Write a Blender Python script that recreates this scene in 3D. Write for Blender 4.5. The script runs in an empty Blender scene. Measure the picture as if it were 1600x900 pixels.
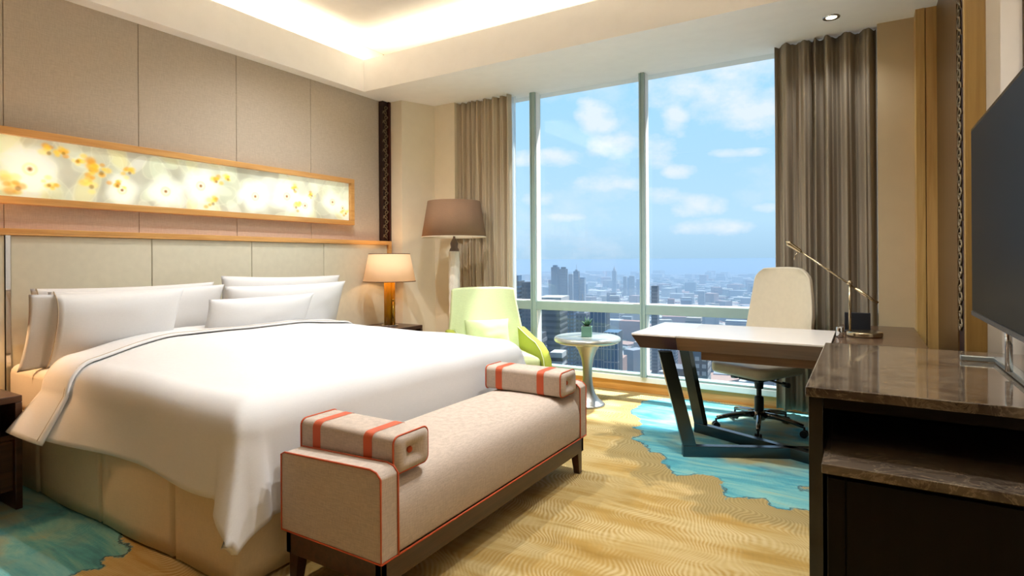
import bpy, bmesh, math, random
import numpy as np
from mathutils import Vector, Matrix, noise
C = bpy.context.scene.collection
sc = bpy.context.scene
R = random.Random(7)
PI = math.pi

# ------------------------------------------------------------------ camera
cam_d = bpy.data.cameras.new('camera'); cam = bpy.data.objects.new('camera', cam_d); C.objects.link(cam)
th = math.atan(550/900.); ro = math.radians(.35)
f_ = Vector((-math.sin(th), math.cos(th), 0)); r0 = Vector((math.cos(th), math.sin(th), 0)); u0 = Vector((0, 0, 1))
r_ = r0*math.cos(ro) - u0*math.sin(ro); u_ = u0*math.cos(ro) + r0*math.sin(ro)
M = Matrix.Identity(4)
for i in range(3):
    M[i][0] = r_[i]; M[i][1] = u_[i]; M[i][2] = -f_[i]
M[2][3] = 1.27
cam.matrix_world = M
cam_d.sensor_width = 36; cam_d.lens = 36*900/1600.; cam_d.shift_y = -44.5/1600.
cam_d.clip_start = .05; cam_d.clip_end = 60000
sc.camera = cam

# ------------------------------------------------------------------ view, world, sun
sc.view_settings.view_transform = 'Standard'; sc.view_settings.look = 'None'
sc.view_settings.exposure = 0.38; sc.view_settings.gamma = 1; sc.view_settings.use_curve_mapping = False
sc.cycles.max_bounces = 10; sc.cycles.diffuse_bounces = 6; sc.cycles.transparent_max_bounces = 12
sc.cycles.volume_bounces = 1; sc.cycles.sample_clamp_indirect = 6; sc.cycles.caustics_reflective = False
sc.cycles.caustics_refractive = False
SUN = 9.5; SKY = .88
w = bpy.data.worlds.new('sky'); sc.world = w; w.use_nodes = True
nt = w.node_tree; nt.nodes.clear(); N = nt.nodes; L = nt.links

def nd(t, **k):
    n = N.new(t)
    for a, b in k.items(): setattr(n, a, b)
    return n
def mth(op, a, b=None, c=None, clamp=False):
    n = nd('ShaderNodeMath', operation=op); n.use_clamp = clamp
    for i, v in enumerate((a, b, c)):
        if v is None: continue
        if hasattr(v, 'links'): L.new(v, n.inputs[i])
        else: n.inputs[i].default_value = v
    return n.outputs[0]
tc = nd('ShaderNodeTexCoord'); sep = nd('ShaderNodeSeparateXYZ'); L.new(tc.outputs['Generated'], sep.inputs[0])
az = mth('ARCTAN2', sep.outputs[0], sep.outputs[1]); el = mth('ARCSINE', sep.outputs[2])
mp = nd('ShaderNodeMapping'); mp.inputs['Scale'].default_value = (1, 1, 1.7); L.new(tc.outputs['Generated'], mp.inputs[0])
nz = nd('ShaderNodeTexNoise'); nz.inputs['Scale'].default_value = 16; nz.inputs['Detail'].default_value = 8; nz.inputs['Roughness'].default_value = .6
L.new(mp.outputs[0], nz.inputs['Vector'])
nz2 = nd('ShaderNodeTexNoise'); nz2.inputs['Scale'].default_value = 4.5; nz2.inputs['Detail'].default_value = 7; nz2.inputs['Roughness'].default_value = .6
L.new(mp.outputs[0], nz2.inputs['Vector'])
clouds = [(-.404,.244,.0272,.0242),(-.387,.225,.0195,.0132),(-.377,.191,.0324,.0197),(-.47,.174,.0353,.0133),(-.512,.174,.0333,.0111),
 (-.383,.127,.0454,.0132),(-.271,.23,.0175,.0235),(-.297,.177,.0292,.0194),(-.287,.104,.0353,.0129),(-.241,.088,.0364,.0148),
 (-.204,.084,.0177,.0105),(-.212,.051,.0495,.0115),(-.148,.239,.066,.0348),(-.205,.293,.0986,.0419),(-.509,.105,.0277,.0111),
 (-.137,.079,.0205,.0061),(-.266,.146,.0226,.0096),(-.177,.168,.0434,.0062),(-.459,.072,.0331,.0066),
 # the same kind of cloud further round the sky
 (-.8,.2,.06,.02),(-.95,.13,.05,.015),(-.7,.3,.05,.03),(.1,.2,.06,.02),(.25,.12,.05,.015),(.4,.28,.08,.03),(-.02,.1,.05,.012)]
acc = None
for a, e, wa, we in clouds:
    dx = mth('MULTIPLY', mth('SUBTRACT', az, a), 1/(wa*1.25)); dy = mth('MULTIPLY', mth('SUBTRACT', el, e), 1/(we*1.35))
    d2 = mth('SUBTRACT', 1, mth('ADD', mth('MULTIPLY', dx, dx), mth('MULTIPLY', dy, dy)))
    acc = d2 if acc is None else mth('SMOOTH_MAX', acc, d2, .35)
acc = mth('MAXIMUM', acc, -1.2)
fl = mth('MULTIPLY', mth('SUBTRACT', nz.outputs[0], .5), 4.2)
m1 = mth('MULTIPLY', mth('ADD', mth('ADD', acc, fl), .15), .75, clamp=True)
m2 = mth('MULTIPLY', mth('MULTIPLY', mth('SUBTRACT', nz2.outputs[0], .5), 3.0, clamp=True), .9)
cm = mth('MAXIMUM', mth('MULTIPLY', m1, .82), m2)
ramp = nd('ShaderNodeValToRGB'); ramp.color_ramp.elements[0].position = 0; ramp.color_ramp.elements[0].color = (.40,.61,.80,1)
ramp.color_ramp.elements[1].position = 1; ramp.color_ramp.elements[1].color = (.16,.40,.80,1)
e1 = ramp.color_ramp.elements.new(.06); e1.color = (.50,.74,.93,1)
e1 = ramp.color_ramp.elements.new(.30); e1.color = (.36,.68,1.0,1)
L.new(sep.outputs[2], ramp.inputs[0])
mx = nd('ShaderNodeMix', data_type='RGBA'); L.new(cm, mx.inputs[0]); L.new(ramp.outputs[0], mx.inputs[6]); mx.inputs[7].default_value = (.84,.88,.94,1)
bg = nd('ShaderNodeBackground'); bg.inputs[1].default_value = SKY; L.new(mx.outputs[2], bg.inputs[0])
wo = nd('ShaderNodeOutputWorld'); L.new(bg.outputs[0], wo.inputs[0])

sd = bpy.data.lights.new('sun', 'SUN'); sd.energy = SUN; sd.angle = .05; sd.color = (1,1,1)
so = bpy.data.objects.new('sun', sd); C.objects.link(so)
so.rotation_euler = Vector((-.25, -.42, -1)).to_track_quat('-Z', 'Y').to_euler()

# interior lights (ceiling coves and downlights); strengths in one place
COVE = 25; DOWN = 120; SHELF = 1.5; LAMP = 3
def area(name, loc, size, sy, energy, color, direction, along):
    d = bpy.data.lights.new(name, 'AREA'); d.shape = 'RECTANGLE'; d.size = size; d.size_y = sy; d.energy = energy; d.color = color
    o = bpy.data.objects.new(name, d); C.objects.link(o); o.location = loc
    zz = -Vector(direction).normalized(); xx = Vector(along); yy = zz.cross(xx); mm = Matrix((xx, yy, zz)).transposed()
    o.rotation_euler = mm.to_euler(); return o
WARM = (1, .78, .45)

# ------------------------------------------------------------------ helpers
def tag(o, label=None, cat=None, group=None, kind=None):
    if label: o['label'] = label
    if cat: o['category'] = cat
    if group: o['group'] = group
    if kind: o['kind'] = kind
    return o
def thing(name, label, cat, loc=(0,0,0), rz=0, group=None):
    o = bpy.data.objects.new(name, None); C.objects.link(o); o.location = loc; o.rotation_euler = (0,0,rz); o.empty_display_size = .1
    return tag(o, label, cat, group)
class MB:
    def __init__(s): s.v = []; s.f = []
    def add(s, vs, fs):
        n = len(s.v); s.v += [tuple(v) for v in vs]; s.f += [tuple(i+n for i in f) for f in fs]; return s
    def box(s, x0, x1, y0, y1, z0, z1):
        return s.add([(x0,y0,z0),(x1,y0,z0),(x1,y1,z0),(x0,y1,z0),(x0,y0,z1),(x1,y0,z1),(x1,y1,z1),(x0,y1,z1)],
                     [(3,2,1,0),(4,5,6,7),(0,1,5,4),(1,2,6,5),(2,3,7,6),(3,0,4,7)])
    def prism(s, poly, z0, z1):
        n = len(poly)
        return s.add([(x,y,z0) for x,y in poly]+[(x,y,z1) for x,y in poly],
                     [tuple(range(n))[::-1], tuple(range(n,2*n))]+[(i,(i+1)%n,n+(i+1)%n,n+i) for i in range(n)])
    def plate(s, poly, o, d, t):         # poly in (along d, up), thickness t to both sides
        d = Vector(d).normalized(); n = Vector((-d.y, d.x, 0)); o = Vector(o); k = len(poly)
        vs = [o+d*u+Vector((0,0,z))+n*t*q for q in (-.5,.5) for u,z in poly]
        return s.add(vs, [tuple(range(k)), tuple(range(k,2*k))[::-1]]+[(i,i+k,(i+1)%k+k,(i+1)%k) for i in range(k)])
    def lathe(s, prof, c=(0,0,0), n=32, fn=None):
        vs = []; fs = []
        for j,(r,z) in enumerate(prof):
            for i in range(n):
                a = 2*PI*i/n; rr = r*(fn(a,z) if fn else 1)
                vs.append((c[0]+rr*math.cos(a), c[1]+rr*math.sin(a), c[2]+z))
        for j in range(len(prof)-1):
            for i in range(n):
                fs.append((j*n+i, j*n+(i+1)%n, (j+1)*n+(i+1)%n, (j+1)*n+i))
        if prof[0][0] > 1e-6: fs.append(tuple(range(n))[::-1])
        if prof[-1][0] > 1e-6: fs.append(tuple((len(prof)-1)*n+i for i in range(n)))
        return s.add(vs, fs)
    def tube(s, pts, r, n=8, closed=False):
        pts = [Vector(p) for p in pts]; m = len(pts); vs = []; fs = []; prev = None
        for i,p in enumerate(pts):
            if closed: t = pts[(i+1)%m]-pts[i-1]
            else: t = pts[min(i+1,m-1)]-pts[max(i-1,0)]
            t.normalize()
            if prev is None:
                a = t.cross(Vector((0,0,1)));
                if a.length < .1: a = t.cross(Vector((1,0,0)))
            else: a = prev - t*prev.dot(t)
            a.normalize(); b = t.cross(a); prev = a
            rr = r[i] if isinstance(r,(list,tuple)) else r
            for k in range(n):
                q = 2*PI*k/n; vs.append(p+a*math.cos(q)*rr+b*math.sin(q)*rr)
        for i in range(m if closed else m-1):
            for k in range(n):
                fs.append((i*n+k, i*n+(k+1)%n, ((i+1)%m)*n+(k+1)%n, ((i+1)%m)*n+k))
        if not closed: fs += [tuple(range(n))[::-1], tuple((m-1)*n+k for k in range(n))]
        return s.add(vs, fs)
    def grid(s, fn, nu, nv, closeu=False):
        vs = [fn(i/nu, j/nv) for j in range(nv+1) for i in range(nu+1)]
        return s.add(vs, [(j*(nu+1)+i, j*(nu+1)+i+1, (j+1)*(nu+1)+i+1, (j+1)*(nu+1)+i) for j in range(nv) for i in range(nu)])
    def build(s, name, mat, parent=None, bevel=0, seg=2, smooth=False, sub=0, solid=0, loc=None, weld=False, off=0):
        me = bpy.data.meshes.new(name); vs = s.v
        o = bpy.data.objects.new(name, me); C.objects.link(o)
        if parent is not None:
            o.parent = parent
            if loc is None and parent.get('wl'): vs = [tuple(Vector(v)-parent_origin(parent)) for v in vs]
        me.from_pydata(vs, [], s.f); me.materials.append(mat)
        if weld:
            bm = bmesh.new(); bm.from_mesh(me); bmesh.ops.remove_doubles(bm, verts=bm.verts, dist=1e-5); bm.to_mesh(me); bm.free()
        me.update()
        if smooth: me.shade_smooth()
        if loc: o.location = loc
        if solid:
            md = o.modifiers.new('solid', 'SOLIDIFY'); md.thickness = solid; md.offset = off
        if bevel:
            md = o.modifiers.new('bevel', 'BEVEL'); md.width = bevel; md.segments = seg; md.limit_method = 'ANGLE'; md.angle_limit = .6
            if seg > 1:
                me.shade_smooth(); md.harden_normals = True
        if sub:
            md = o.modifiers.new('sub', 'SUBSURF'); md.levels = sub; md.render_levels = sub
        return o
def parent_origin(p):
    v = Vector((0,0,0))
    while p is not None:
        v += Vector(p.location); p = p.parent
    return v
def wthing(name, label, cat, loc, group=None):     # thing whose parts are given in room coordinates
    o = thing(name, label, cat, loc, 0, group); o['wl'] = 1; return o
def wtag(o): o['wl'] = 1; return o
def box(*a): return MB().box(*a)
def S(name, mb, mat, parent=None, **k):
    o = mb.build(name, mat, parent, **k)
    if parent is None: o['kind'] = 'structure'
    return o
def copy_tree(o, parent=None):
    c = o.copy(); C.objects.link(c); c.parent = parent
    for ch in list(o.children): copy_tree(ch, c)
    return c
def rrect(x0, x1, y0, y1, r, n=5):
    out = []
    for cx, cy, a0 in ((x1-r,y1-r,0),(x0+r,y1-r,PI/2),(x0+r,y0+r,PI),(x1-r,y0+r,1.5*PI)):
        for i in range(n+1):
            a = a0+PI/2*i/n; out.append((cx+r*math.cos(a), cy+r*math.sin(a)))
    return out

# ------------------------------------------------------------------ materials
def srgb(h):
    if isinstance(h, str):
        h = h.lstrip('#'); c = [int(h[i:i+2],16)/255 for i in (0,2,4)]
        return tuple(((v+.055)/1.055)**2.4 if v > .04045 else v/12.92 for v in c)+(1,)
    return tuple(h)+(1,) if len(h) == 3 else h
class Mat:
    def __init__(s, name, col, rough=.5, metal=0, spec=.5, emis=None, est=0, trans=0, alpha=1, coat=0, sheen=0, ior=1.45):
        s.m = bpy.data.materials.new(name); s.m.use_nodes = True; s.nt = s.m.node_tree; s.b = s.nt.nodes['Principled BSDF']
        b = s.b.inputs; s.col = srgb(col); b['Base Color'].default_value = s.col; b['Roughness'].default_value = rough; b['Metallic'].default_value = metal
        b['Specular IOR Level'].default_value = spec; b['Transmission Weight'].default_value = trans; b['Alpha'].default_value = alpha
        b['Coat Weight'].default_value = coat; b['Coat Roughness'].default_value = .05; b['Sheen Weight'].default_value = sheen; b['IOR'].default_value = ior
        if emis: b['Emission Color'].default_value = srgb(emis); b['Emission Strength'].default_value = est
    def n(s, t, **k):
        n = s.nt.nodes.new(t)
        for a, v in k.items():
            if a.startswith('i_'): n.inputs[a[2:].replace('_',' ')].default_value = v
            else: setattr(n, a, v)
        return n
    def l(s, a, b): s.nt.links.new(a, b)
    def coord(s, scale=(1,1,1), rot=(0,0,0), kind='Object'):
        t = s.n('ShaderNodeTexCoord'); m = s.n('ShaderNodeMapping'); m.inputs['Scale'].default_value = scale; m.inputs['Rotation'].default_value = rot
        s.l(t.outputs[kind], m.inputs[0]); return m.outputs[0]
    def noise(s, scale, detail=4, rough=.5, vec=None, dist=0):
        n = s.n('ShaderNodeTexNoise'); n.inputs['Scale'].default_value = scale; n.inputs['Detail'].default_value = detail
        n.inputs['Roughness'].default_value = rough; n.inputs['Distortion'].default_value = dist
        s.l(vec if vec is not None else s.coord(), n.inputs['Vector']); return n.outputs[0]
    def ramp(s, fac, stops):
        r = s.n('ShaderNodeValToRGB'); cr = r.color_ramp
        while len(cr.elements) < len(stops): cr.elements.new(.5)
        for e, (p, c) in zip(cr.elements, stops): e.position = p; e.color = srgb(c)
        s.l(fac, r.inputs[0]); return r.outputs[0]
    def mix(s, fac, a, b, mode='MIX'):
        n = s.n('ShaderNodeMix', data_type='RGBA', blend_type=mode)
        for i, v in ((0,fac),(6,a),(7,b)):
            if hasattr(v,'links'): s.l(v, n.inputs[i])
            else: n.inputs[i].default_value = v if i == 0 else srgb(v)
        return n.outputs[2]
    def base(s, c): s.l(c, s.b.inputs['Base Color']); return s
    def bump(s, h, strength=.3, dist=.01):
        b = s.n('ShaderNodeBump'); b.inputs['Strength'].default_value = strength; b.inputs['Distance'].default_value = dist
        s.l(h, b.inputs['Height']); s.l(b.outputs[0], s.b.inputs['Normal']); return s
    def math(s, op, a, b=None):
        n = s.n('ShaderNodeMath', operation=op)
        for i, v in enumerate((a,b)):
            if v is None: continue
            if hasattr(v,'links'): s.l(v, n.inputs[i])
            else: n.inputs[i].default_value = v
        return n.outputs[0]
def plain(name, col, rough=.5, metal=0, var=.02, scale=8, bump=0, **k):
    m = Mat(name, col, rough, metal, **k); c = m.col
    a = tuple(max(0,v*(1-var)) for v in c[:3]); b = tuple(min(1,v*(1+var)) for v in c[:3])
    nz = m.noise(scale, 3); m.base(m.ramp(nz, [(.3,a),(.7,b)]))
    if bump: m.bump(nz, bump, .004)
    return m.m
def cloth(name, col, weave=420, var=.10, rough=.9, stretch=(1,1,1), strength=.25, sheen=.1, blotch=.04):
    m = Mat(name, col, rough, spec=.1, sheen=0); c = m.col
    n1 = m.noise(weave, 2, .6, m.coord((stretch[0],stretch[1],.08*stretch[2]))); n2 = m.noise(weave, 2, .6, m.coord((.08,.08,1)))
    s = m.math('MULTIPLY', m.math('ADD', n1, n2), .5)
    big = m.noise(3, 2)
    a = tuple(max(0,v*(1-var)) for v in c[:3]); b = tuple(min(1,v*(1+var)) for v in c[:3])
    base = m.ramp(s, [(.4,a),(.6,b)])
    base = m.mix(m.math('MULTIPLY', big, blotch*2), base, tuple(v*.8 for v in c[:3])); m.base(base); m.bump(s, strength, .002)
    return m.m
def wood(name, col, dark=None, rough=.35, axis='z', scale=1.0, coat=.1):
    m = Mat(name, col, rough, coat=coat); c = m.col; dk = srgb(dark)[:3] if dark else tuple(v*.75 for v in c[:3])
    sc3 = {'z':(30,30,1.5),'y':(30,1.5,30),'x':(1.5,30,30)}[axis]
    n = m.noise(scale, 5, .6, m.coord(sc3), dist=.4); m.base(m.ramp(n, [(.3,dk),(.65,c[:3])])); m.bump(n, .05, .002)
    return m.m
white_paint = plain('white_paint', '#f1ece4', .6)
ceil_paint = plain('ceiling_paint', '#f0ece8', .7)
soffit_paint = plain('soffit_paint', '#fbfaf8', .6)
beige_wall = plain('beige_wallpaper', '#e8ddc4', .75)
tan_wall = plain('tan_wallpaper', '#c4b08c', .7)
fabric_wall = cloth('grey_beige_wall_fabric', '#bdb1a0', 260, .08)
leather_panel = plain('cream_leather_panel', '#d2ccb6', .5, var=.03, scale=20)
honey_wood = wood('honey_wood', '#d9a865', '#c08a4a', axis='y')
honey_wood_z = wood('honey_wood_upright', '#c9a564', '#b08a4a', axis='z')
gold_wood = wood('golden_wood_panel', '#96753c', '#80602c', axis='z')
brown_wood_panel = wood('brown_panel_wood', '#5c4325', '#483118', axis='z')
orange_wood = wood('orange_wood_baseboard', '#dca55c', '#c4863c', axis='x')
dark_wood = wood('dark_walnut', '#4a2c1c', '#2e180e', axis='y', rough=.3)
espresso = wood('espresso_veneer', '#120a07', '#0b0604', axis='z', rough=.35, coat=.0); espresso.node_tree.nodes['Principled BSDF'].inputs['Specular IOR Level'].default_value = .15
black_gloss = plain('black_lacquer', '#0b0908', .12, coat=.2)
chrome = Mat('chrome', '#d8d8d8', .08, 1).m
steel = Mat('dark_brushed_steel', '#4a555c', .22, 1).m
alu = plain('pale_aluminium_frame', '#c3d6d4', .4, var=.02)
sheet_white = cloth('white_bed_linen', '#dddcdb', 500, .02, strength=.08, blotch=.0)
sheet_warm = cloth('ivory_bed_sheet', '#f0e6d4', 500, .02, strength=.08, blotch=.0)
skirt_mat = cloth('cream_bed_skirt', '#d8c6a6', 400, .04, strength=.1)
taupe_thread = plain('taupe_piping', '#b3a48c', .8)
linen = cloth('oatmeal_linen', '#bfb0a2', 420, .13, strength=.2)
orange_pipe = plain('orange_piping', '#c4552e', .6)
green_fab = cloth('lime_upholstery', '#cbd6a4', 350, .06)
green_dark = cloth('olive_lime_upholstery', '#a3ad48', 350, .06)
leather_cream = plain('cream_leather', '#cfc4ad', .42, var=.03, scale=30)
dark_plastic = plain('dark_plastic', '#1b1c20', .4)
amber = Mat('amber_glass', '#dc9a1c', .08, trans=.3, spec=.6, ior=1.3).m
curtain_l = cloth('taupe_curtain_cloth', '#c9baa2', 500, .012, strength=.15)
curtain_r = cloth('grey_taupe_curtain_cloth', '#9a8e7c', 500, .012, strength=.15)

def glass_mat(name, tint=(.97,.99,1), refl=.06):
    m = bpy.data.materials.new(name); m.use_nodes = True; nt = m.node_tree; nt.nodes.clear()
    t = nt.nodes.new('ShaderNodeBsdfTransparent'); t.inputs[0].default_value = tint+(1,)
    g = nt.nodes.new('ShaderNodeBsdfGlossy'); g.inputs['Roughness'].default_value = 0; x = nt.nodes.new('ShaderNodeMixShader')
    x.inputs[0].default_value = refl; o = nt.nodes.new('ShaderNodeOutputMaterial')
    nt.links.new(t.outputs[0], x.inputs[1]); nt.links.new(g.outputs[0], x.inputs[2]); nt.links.new(x.outputs[0], o.inputs[0]); return m
window_glass = glass_mat('window_glass', refl=.02)

# ================================================================== ROOM
XW, XR, YB, YG, ZB, ZL, ZC = -4.53, .85, -1.9, 5.36, 3.014, 3.34, 3.55
# carpet: signed distances to the two blue patches ride on a fine grid, the material does the colours
P1 = [(-1.685,4.655),(-1.66,4.8),(-1.695,4.978),(-1.6,5.15),(-1.448,5.24),(-1.231,5.27),(-.895,5.234),(-.6,5.26),(-.409,5.24),(-.1,5.28),(.2,5.2),(.5,4.5),(.129,3.443),(-.05,3.30),(-.253,3.234),(-.38,3.185),
      (-.452,3.278),(-.544,3.261),(-.617,3.18),(-.66,3.25),(-.697,3.418),(-.76,3.47),(-.828,3.477),(-.88,3.41),(-.939,3.38),(-1.0,3.45),(-1.08,3.553),(-1.094,3.667),(-1.18,3.7),(-1.252,3.764),(-1.397,3.919),(-1.36,4.03),(-1.403,4.146),(-1.507,4.16),(-1.46,4.25),(-1.52,4.36),(-1.511,4.419),(-1.60,4.5)]
P2 = [(-4.6,.9),(-4.509,1.35),(-4.013,1.5),(-3.7,1.55),(-3.213,1.45),(-2.95,1.36),(-2.86,1.29),(-2.771,1.291),(-2.72,1.23),(-2.80,1.19),(-2.718,1.15),(-2.747,1.064),(-2.731,.983),(-2.668,.807),(-2.869,.687),(-3.4,.5),(-4.0,.3),(-4.6,.4)]
P3 = [(-.31,3.55),(-.20,3.66),(.02,3.62),(.05,3.45),(-.12,3.42),(-.22,3.47)]
def sdf(px, py, poly):
    d = np.full(px.shape, 1e9); ins = np.zeros(px.shape, bool); n = len(poly)
    for i in range(n):
        ax, ay = poly[i]; bx, by = poly[(i+1)%n]; ex, ey = bx-ax, by-ay
        t = np.clip(((px-ax)*ex+(py-ay)*ey)/(ex*ex+ey*ey), 0, 1)
        d = np.minimum(d, np.hypot(px-ax-t*ex, py-ay-t*ey))
        c = ((ay > py) != (by > py)) & (px < (bx-ax)*(py-ay)/((by-ay) or 1e-9)+ax); ins ^= c
    return np.where(ins, -d, d)
nx, ny = 180, 240
gx, gy = np.meshgrid(np.linspace(XW-.1, XR+.1, nx+1), np.linspace(YB-.1, YG+.1, ny+1))
me = bpy.data.meshes.new('floor')
vv = np.stack([gx.ravel(), gy.ravel(), np.zeros(gx.size)], 1)
me.from_pydata(vv.tolist(), [], [(j*(nx+1)+i, j*(nx+1)+i+1, (j+1)*(nx+1)+i+1, (j+1)*(nx+1)+i) for j in range(ny) for i in range(nx)])
dd = np.maximum(np.minimum(sdf(gx, gy, P1), sdf(gx, gy, P2)), 0-sdf(gx, gy, P3))
at = me.attributes.new('patch', 'FLOAT', 'POINT'); at.data.foreach_set('value', dd.ravel().astype(np.float32))
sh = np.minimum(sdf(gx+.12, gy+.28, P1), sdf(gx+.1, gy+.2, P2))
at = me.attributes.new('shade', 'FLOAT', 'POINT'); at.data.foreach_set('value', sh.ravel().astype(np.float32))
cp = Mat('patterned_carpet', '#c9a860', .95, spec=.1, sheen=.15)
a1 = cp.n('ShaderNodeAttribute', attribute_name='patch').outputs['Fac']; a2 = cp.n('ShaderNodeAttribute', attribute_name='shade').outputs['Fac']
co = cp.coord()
wob = cp.math('MULTIPLY', cp.math('SUBTRACT', cp.noise(9, 5, .6, co), .5), .16)
d1 = cp.math('ADD', a1, wob); 
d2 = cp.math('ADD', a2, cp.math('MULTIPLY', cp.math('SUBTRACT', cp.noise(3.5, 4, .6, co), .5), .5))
streak = cp.noise(1, 5, .6, cp.coord((1.1,6.5,1), (0,0,.25)), dist=.5)
gold = cp.ramp(streak, [(.25,'#a57f34'),(.42,'#bb964c'),(.55,'#cdb275'),(.72,'#b08a3c')])
wv = cp.n('ShaderNodeTexWave', wave_type='RINGS'); wv.inputs['Scale'].default_value = 9; wv.inputs['Distortion'].default_value = 9; wv.inputs['Detail'].default_value = 1; wv.inputs['Detail Scale'].default_value = .35
cp.l(cp.coord((1.0,2.2,1),(0,0,.1)), wv.inputs['Vector'])
sx = cp.n('ShaderNodeSeparateXYZ'); cp.l(co, sx.inputs[0])
ph_ = cp.math('ADD', cp.math('MULTIPLY', sx.outputs[0], 310), cp.math('ADD', cp.math('MULTIPLY', sx.outputs[1], 90), cp.math('MULTIPLY', cp.noise(2.6, 1, .4, cp.coord((1,1.6,1))), 100)))
rip = cp.math('ADD', cp.math('MULTIPLY', cp.math('SINE', ph_), .5), .5)
patchy = cp.ramp(cp.noise(2.2, 3, .5, cp.coord((1,2,1))), [(.42,(0,0,0)),(.6,(1,1,1))])
gold = cp.mix(cp.math('MULTIPLY', cp.math('MULTIPLY', rip, patchy), .55), gold, '#ead9a8')
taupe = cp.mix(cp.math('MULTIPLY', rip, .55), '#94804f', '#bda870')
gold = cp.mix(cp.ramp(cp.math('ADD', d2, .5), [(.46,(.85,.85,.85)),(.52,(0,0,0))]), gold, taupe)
bl = cp.ramp(cp.noise(1, 5, .65, cp.coord((2,9,1),(0,0,.2)), dist=.6), [(.28,'#23788f'),(.45,'#46a5b4'),(.6,'#7fbfbb'),(.74,'#b3ac74')])
tq = cp.ramp(cp.math('ADD', cp.noise(2.5,3,.5,co), 0), [(.45,(0,0,0)),(.6,(1,1,1))])
inner = cp.ramp(cp.math('MULTIPLY', d1, -1), [(.12,(0,0,0)),(.38,(1,1,1))])
bl = cp.mix(cp.math('MULTIPLY', inner, tq), bl, '#a8a276')
colr = cp.mix(cp.ramp(cp.math('ADD', d1, .5), [(.497,(1,1,1)),(.503,(0,0,0))]), gold, bl)
lm = cp.math('SUBTRACT', 1, cp.math('MULTIPLY', cp.math('ABSOLUTE', cp.math('ADD', d1, .008)), 110))
lm = cp.math('MULTIPLY', cp.math('MAXIMUM', lm, 0), cp.ramp(cp.noise(3, 3, .5, co), [(.42,(0,0,0)),(.5,(1,1,1))]))
colr = cp.mix(lm, colr, '#123c4a')
pile = cp.noise(700, 2, .5, co); colr = cp.mix(cp.math('MULTIPLY', pile, .25), colr, '#6b5a34')
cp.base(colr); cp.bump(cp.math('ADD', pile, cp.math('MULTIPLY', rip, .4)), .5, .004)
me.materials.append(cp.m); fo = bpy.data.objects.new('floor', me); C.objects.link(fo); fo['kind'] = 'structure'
fo['label'] = 'golden patterned carpet with turquoise patches'

# ceiling and its dropped border
S('ceiling', box(XW, XR, YB, YG, ZC, ZC+.1), ceil_paint)
S('trim_1', MB().box(XW, XW+.13, YB, 4.29, ZB, ZB+.04).box(XW+.11, XW+.13, YB, 4.29, ZB+.04, ZL), soffit_paint)['label'] = 'white dropped ceiling edge over the bed wall'
S('trim_2', MB().box(XW, XR, 4.29, YG, ZB, ZB+.04).box(XW+.13, XR-.13, 4.29, 4.31, ZB+.04, ZL), soffit_paint)['label'] = 'dropped ceiling beam along the window'
S('trim_3', MB().box(XR-.13, XR, YB, 4.29, ZB, ZB+.04).box(XR-.13, XR-.11, YB, 4.29, ZB+.04, ZL), soffit_paint)
S('wall_back', box(XW-.1, XR+.1, YB-.1, YB, 0, ZC+.1), wood('dark_back_wall_wood', '#5a3f28', '#412c1a', axis='z'))  # unseen wall, made dark to cut light bounced onto the bed side
# bed wall
wl = wtag(S('wall_left', box(XW-.12, XW-.02, YB-.1, YG, 0, ZC+.1), tan_wall))
seams = [-1.9, -.94, -.15, .63, 1.40, 2.177, 2.95, 3.718, 4.63]
for i in range(len(seams)-1):
    box(XW-.02, XW, seams[i]+.0016, seams[i+1]-.0016, 1.3, ZB+.02).build('panel', fabric_wall, wl, bevel=.002, seg=1)
box(XW-.02, XW-.001, YB, 4.70, ZB+.045, ZC-.001).build('cove_lining', white_paint, wl)
box(XW-.02, XW, 4.70, 5.36, 0, ZB).build('pier_backing', beige_wall, wl)
# headboard with shelf
hb = wthing('headboard', 'cream leather panelled headboard with honey wood top rail on bed wall', 'headboard', (-4.5, 2.4, 0))
hs = [-.6, .35, 1.376, 1.40, 2.22, 3.025, 3.79, 4.655]
for i in range(len(hs)-1):
    if i == 2: box(-4.53+.0, -4.432, hs[2], hs[3], 0, 1.436).build('chrome_strip', chrome, hb); continue
    box(-4.53, -4.44, hs[i]+.002, hs[i+1]-.002, 0, 1.436).build('panel', leather_panel, hb, bevel=.004)
MB().box(-4.528, -4.415, -.6, 4.70, 1.437, 1.450).box(-4.44, -4.415, -.6, 4.70, 1.450, 1.478).box(-4.528, -4.415, 4.657, 4.70, 0, 1.437).build('top_rail', honey_wood, hb, bevel=.002)
led = Mat('pink_orange_led_strip', '#ffb070', .5, emis='#ff9a58', est=SHELF).m
box(-4.50, -4.475, -.55, 4.62, 1.451, 1.458).build('light_strip', led, hb)
# carved dark screen strip beside the fabric
fw = wthing('carved_screen', 'narrow dark carved fretwork strip beside the bed wall fabric', 'screen', (-4.5, 4.68, 0))
dk = plain('dark_screen_backing', '#2c150e', .5); fr = plain('bronze_fretwork', '#75654a', .4)
box(-4.53, -4.475, 4.633, 4.735, 1.48, ZB-.002).build('backing', dk, fw)
box(-4.475, -4.452, 4.706, 4.735, 1.48, ZB-.002).build('edge_post', plain('reddish_dark_wood','#3a140e',.4), fw)
sw = MB(); z = 1.52; k = 0
while z < ZB-.05:
    s_ = 1 if k%2 else -1; cy = 4.67+s_*.010
    pts = [(-4.468, cy+s_*(.028*(1-t/26.)+.004)*math.cos(t*.36), z+.034*(1-t/26.)*math.sin(t*.36)+t*.0012) for t in range(26)]
    sw.tube(pts, .0042, 5)
    sw.tube([(-4.468, cy-s_*.03, z-.02), (-4.466, cy, z+.0), (-4.468, cy+s_*.028, z+.03)], .004, 5)
    z += .052; k += 1
o = sw.build('fretwork', fr, fw, smooth=True)
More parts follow.
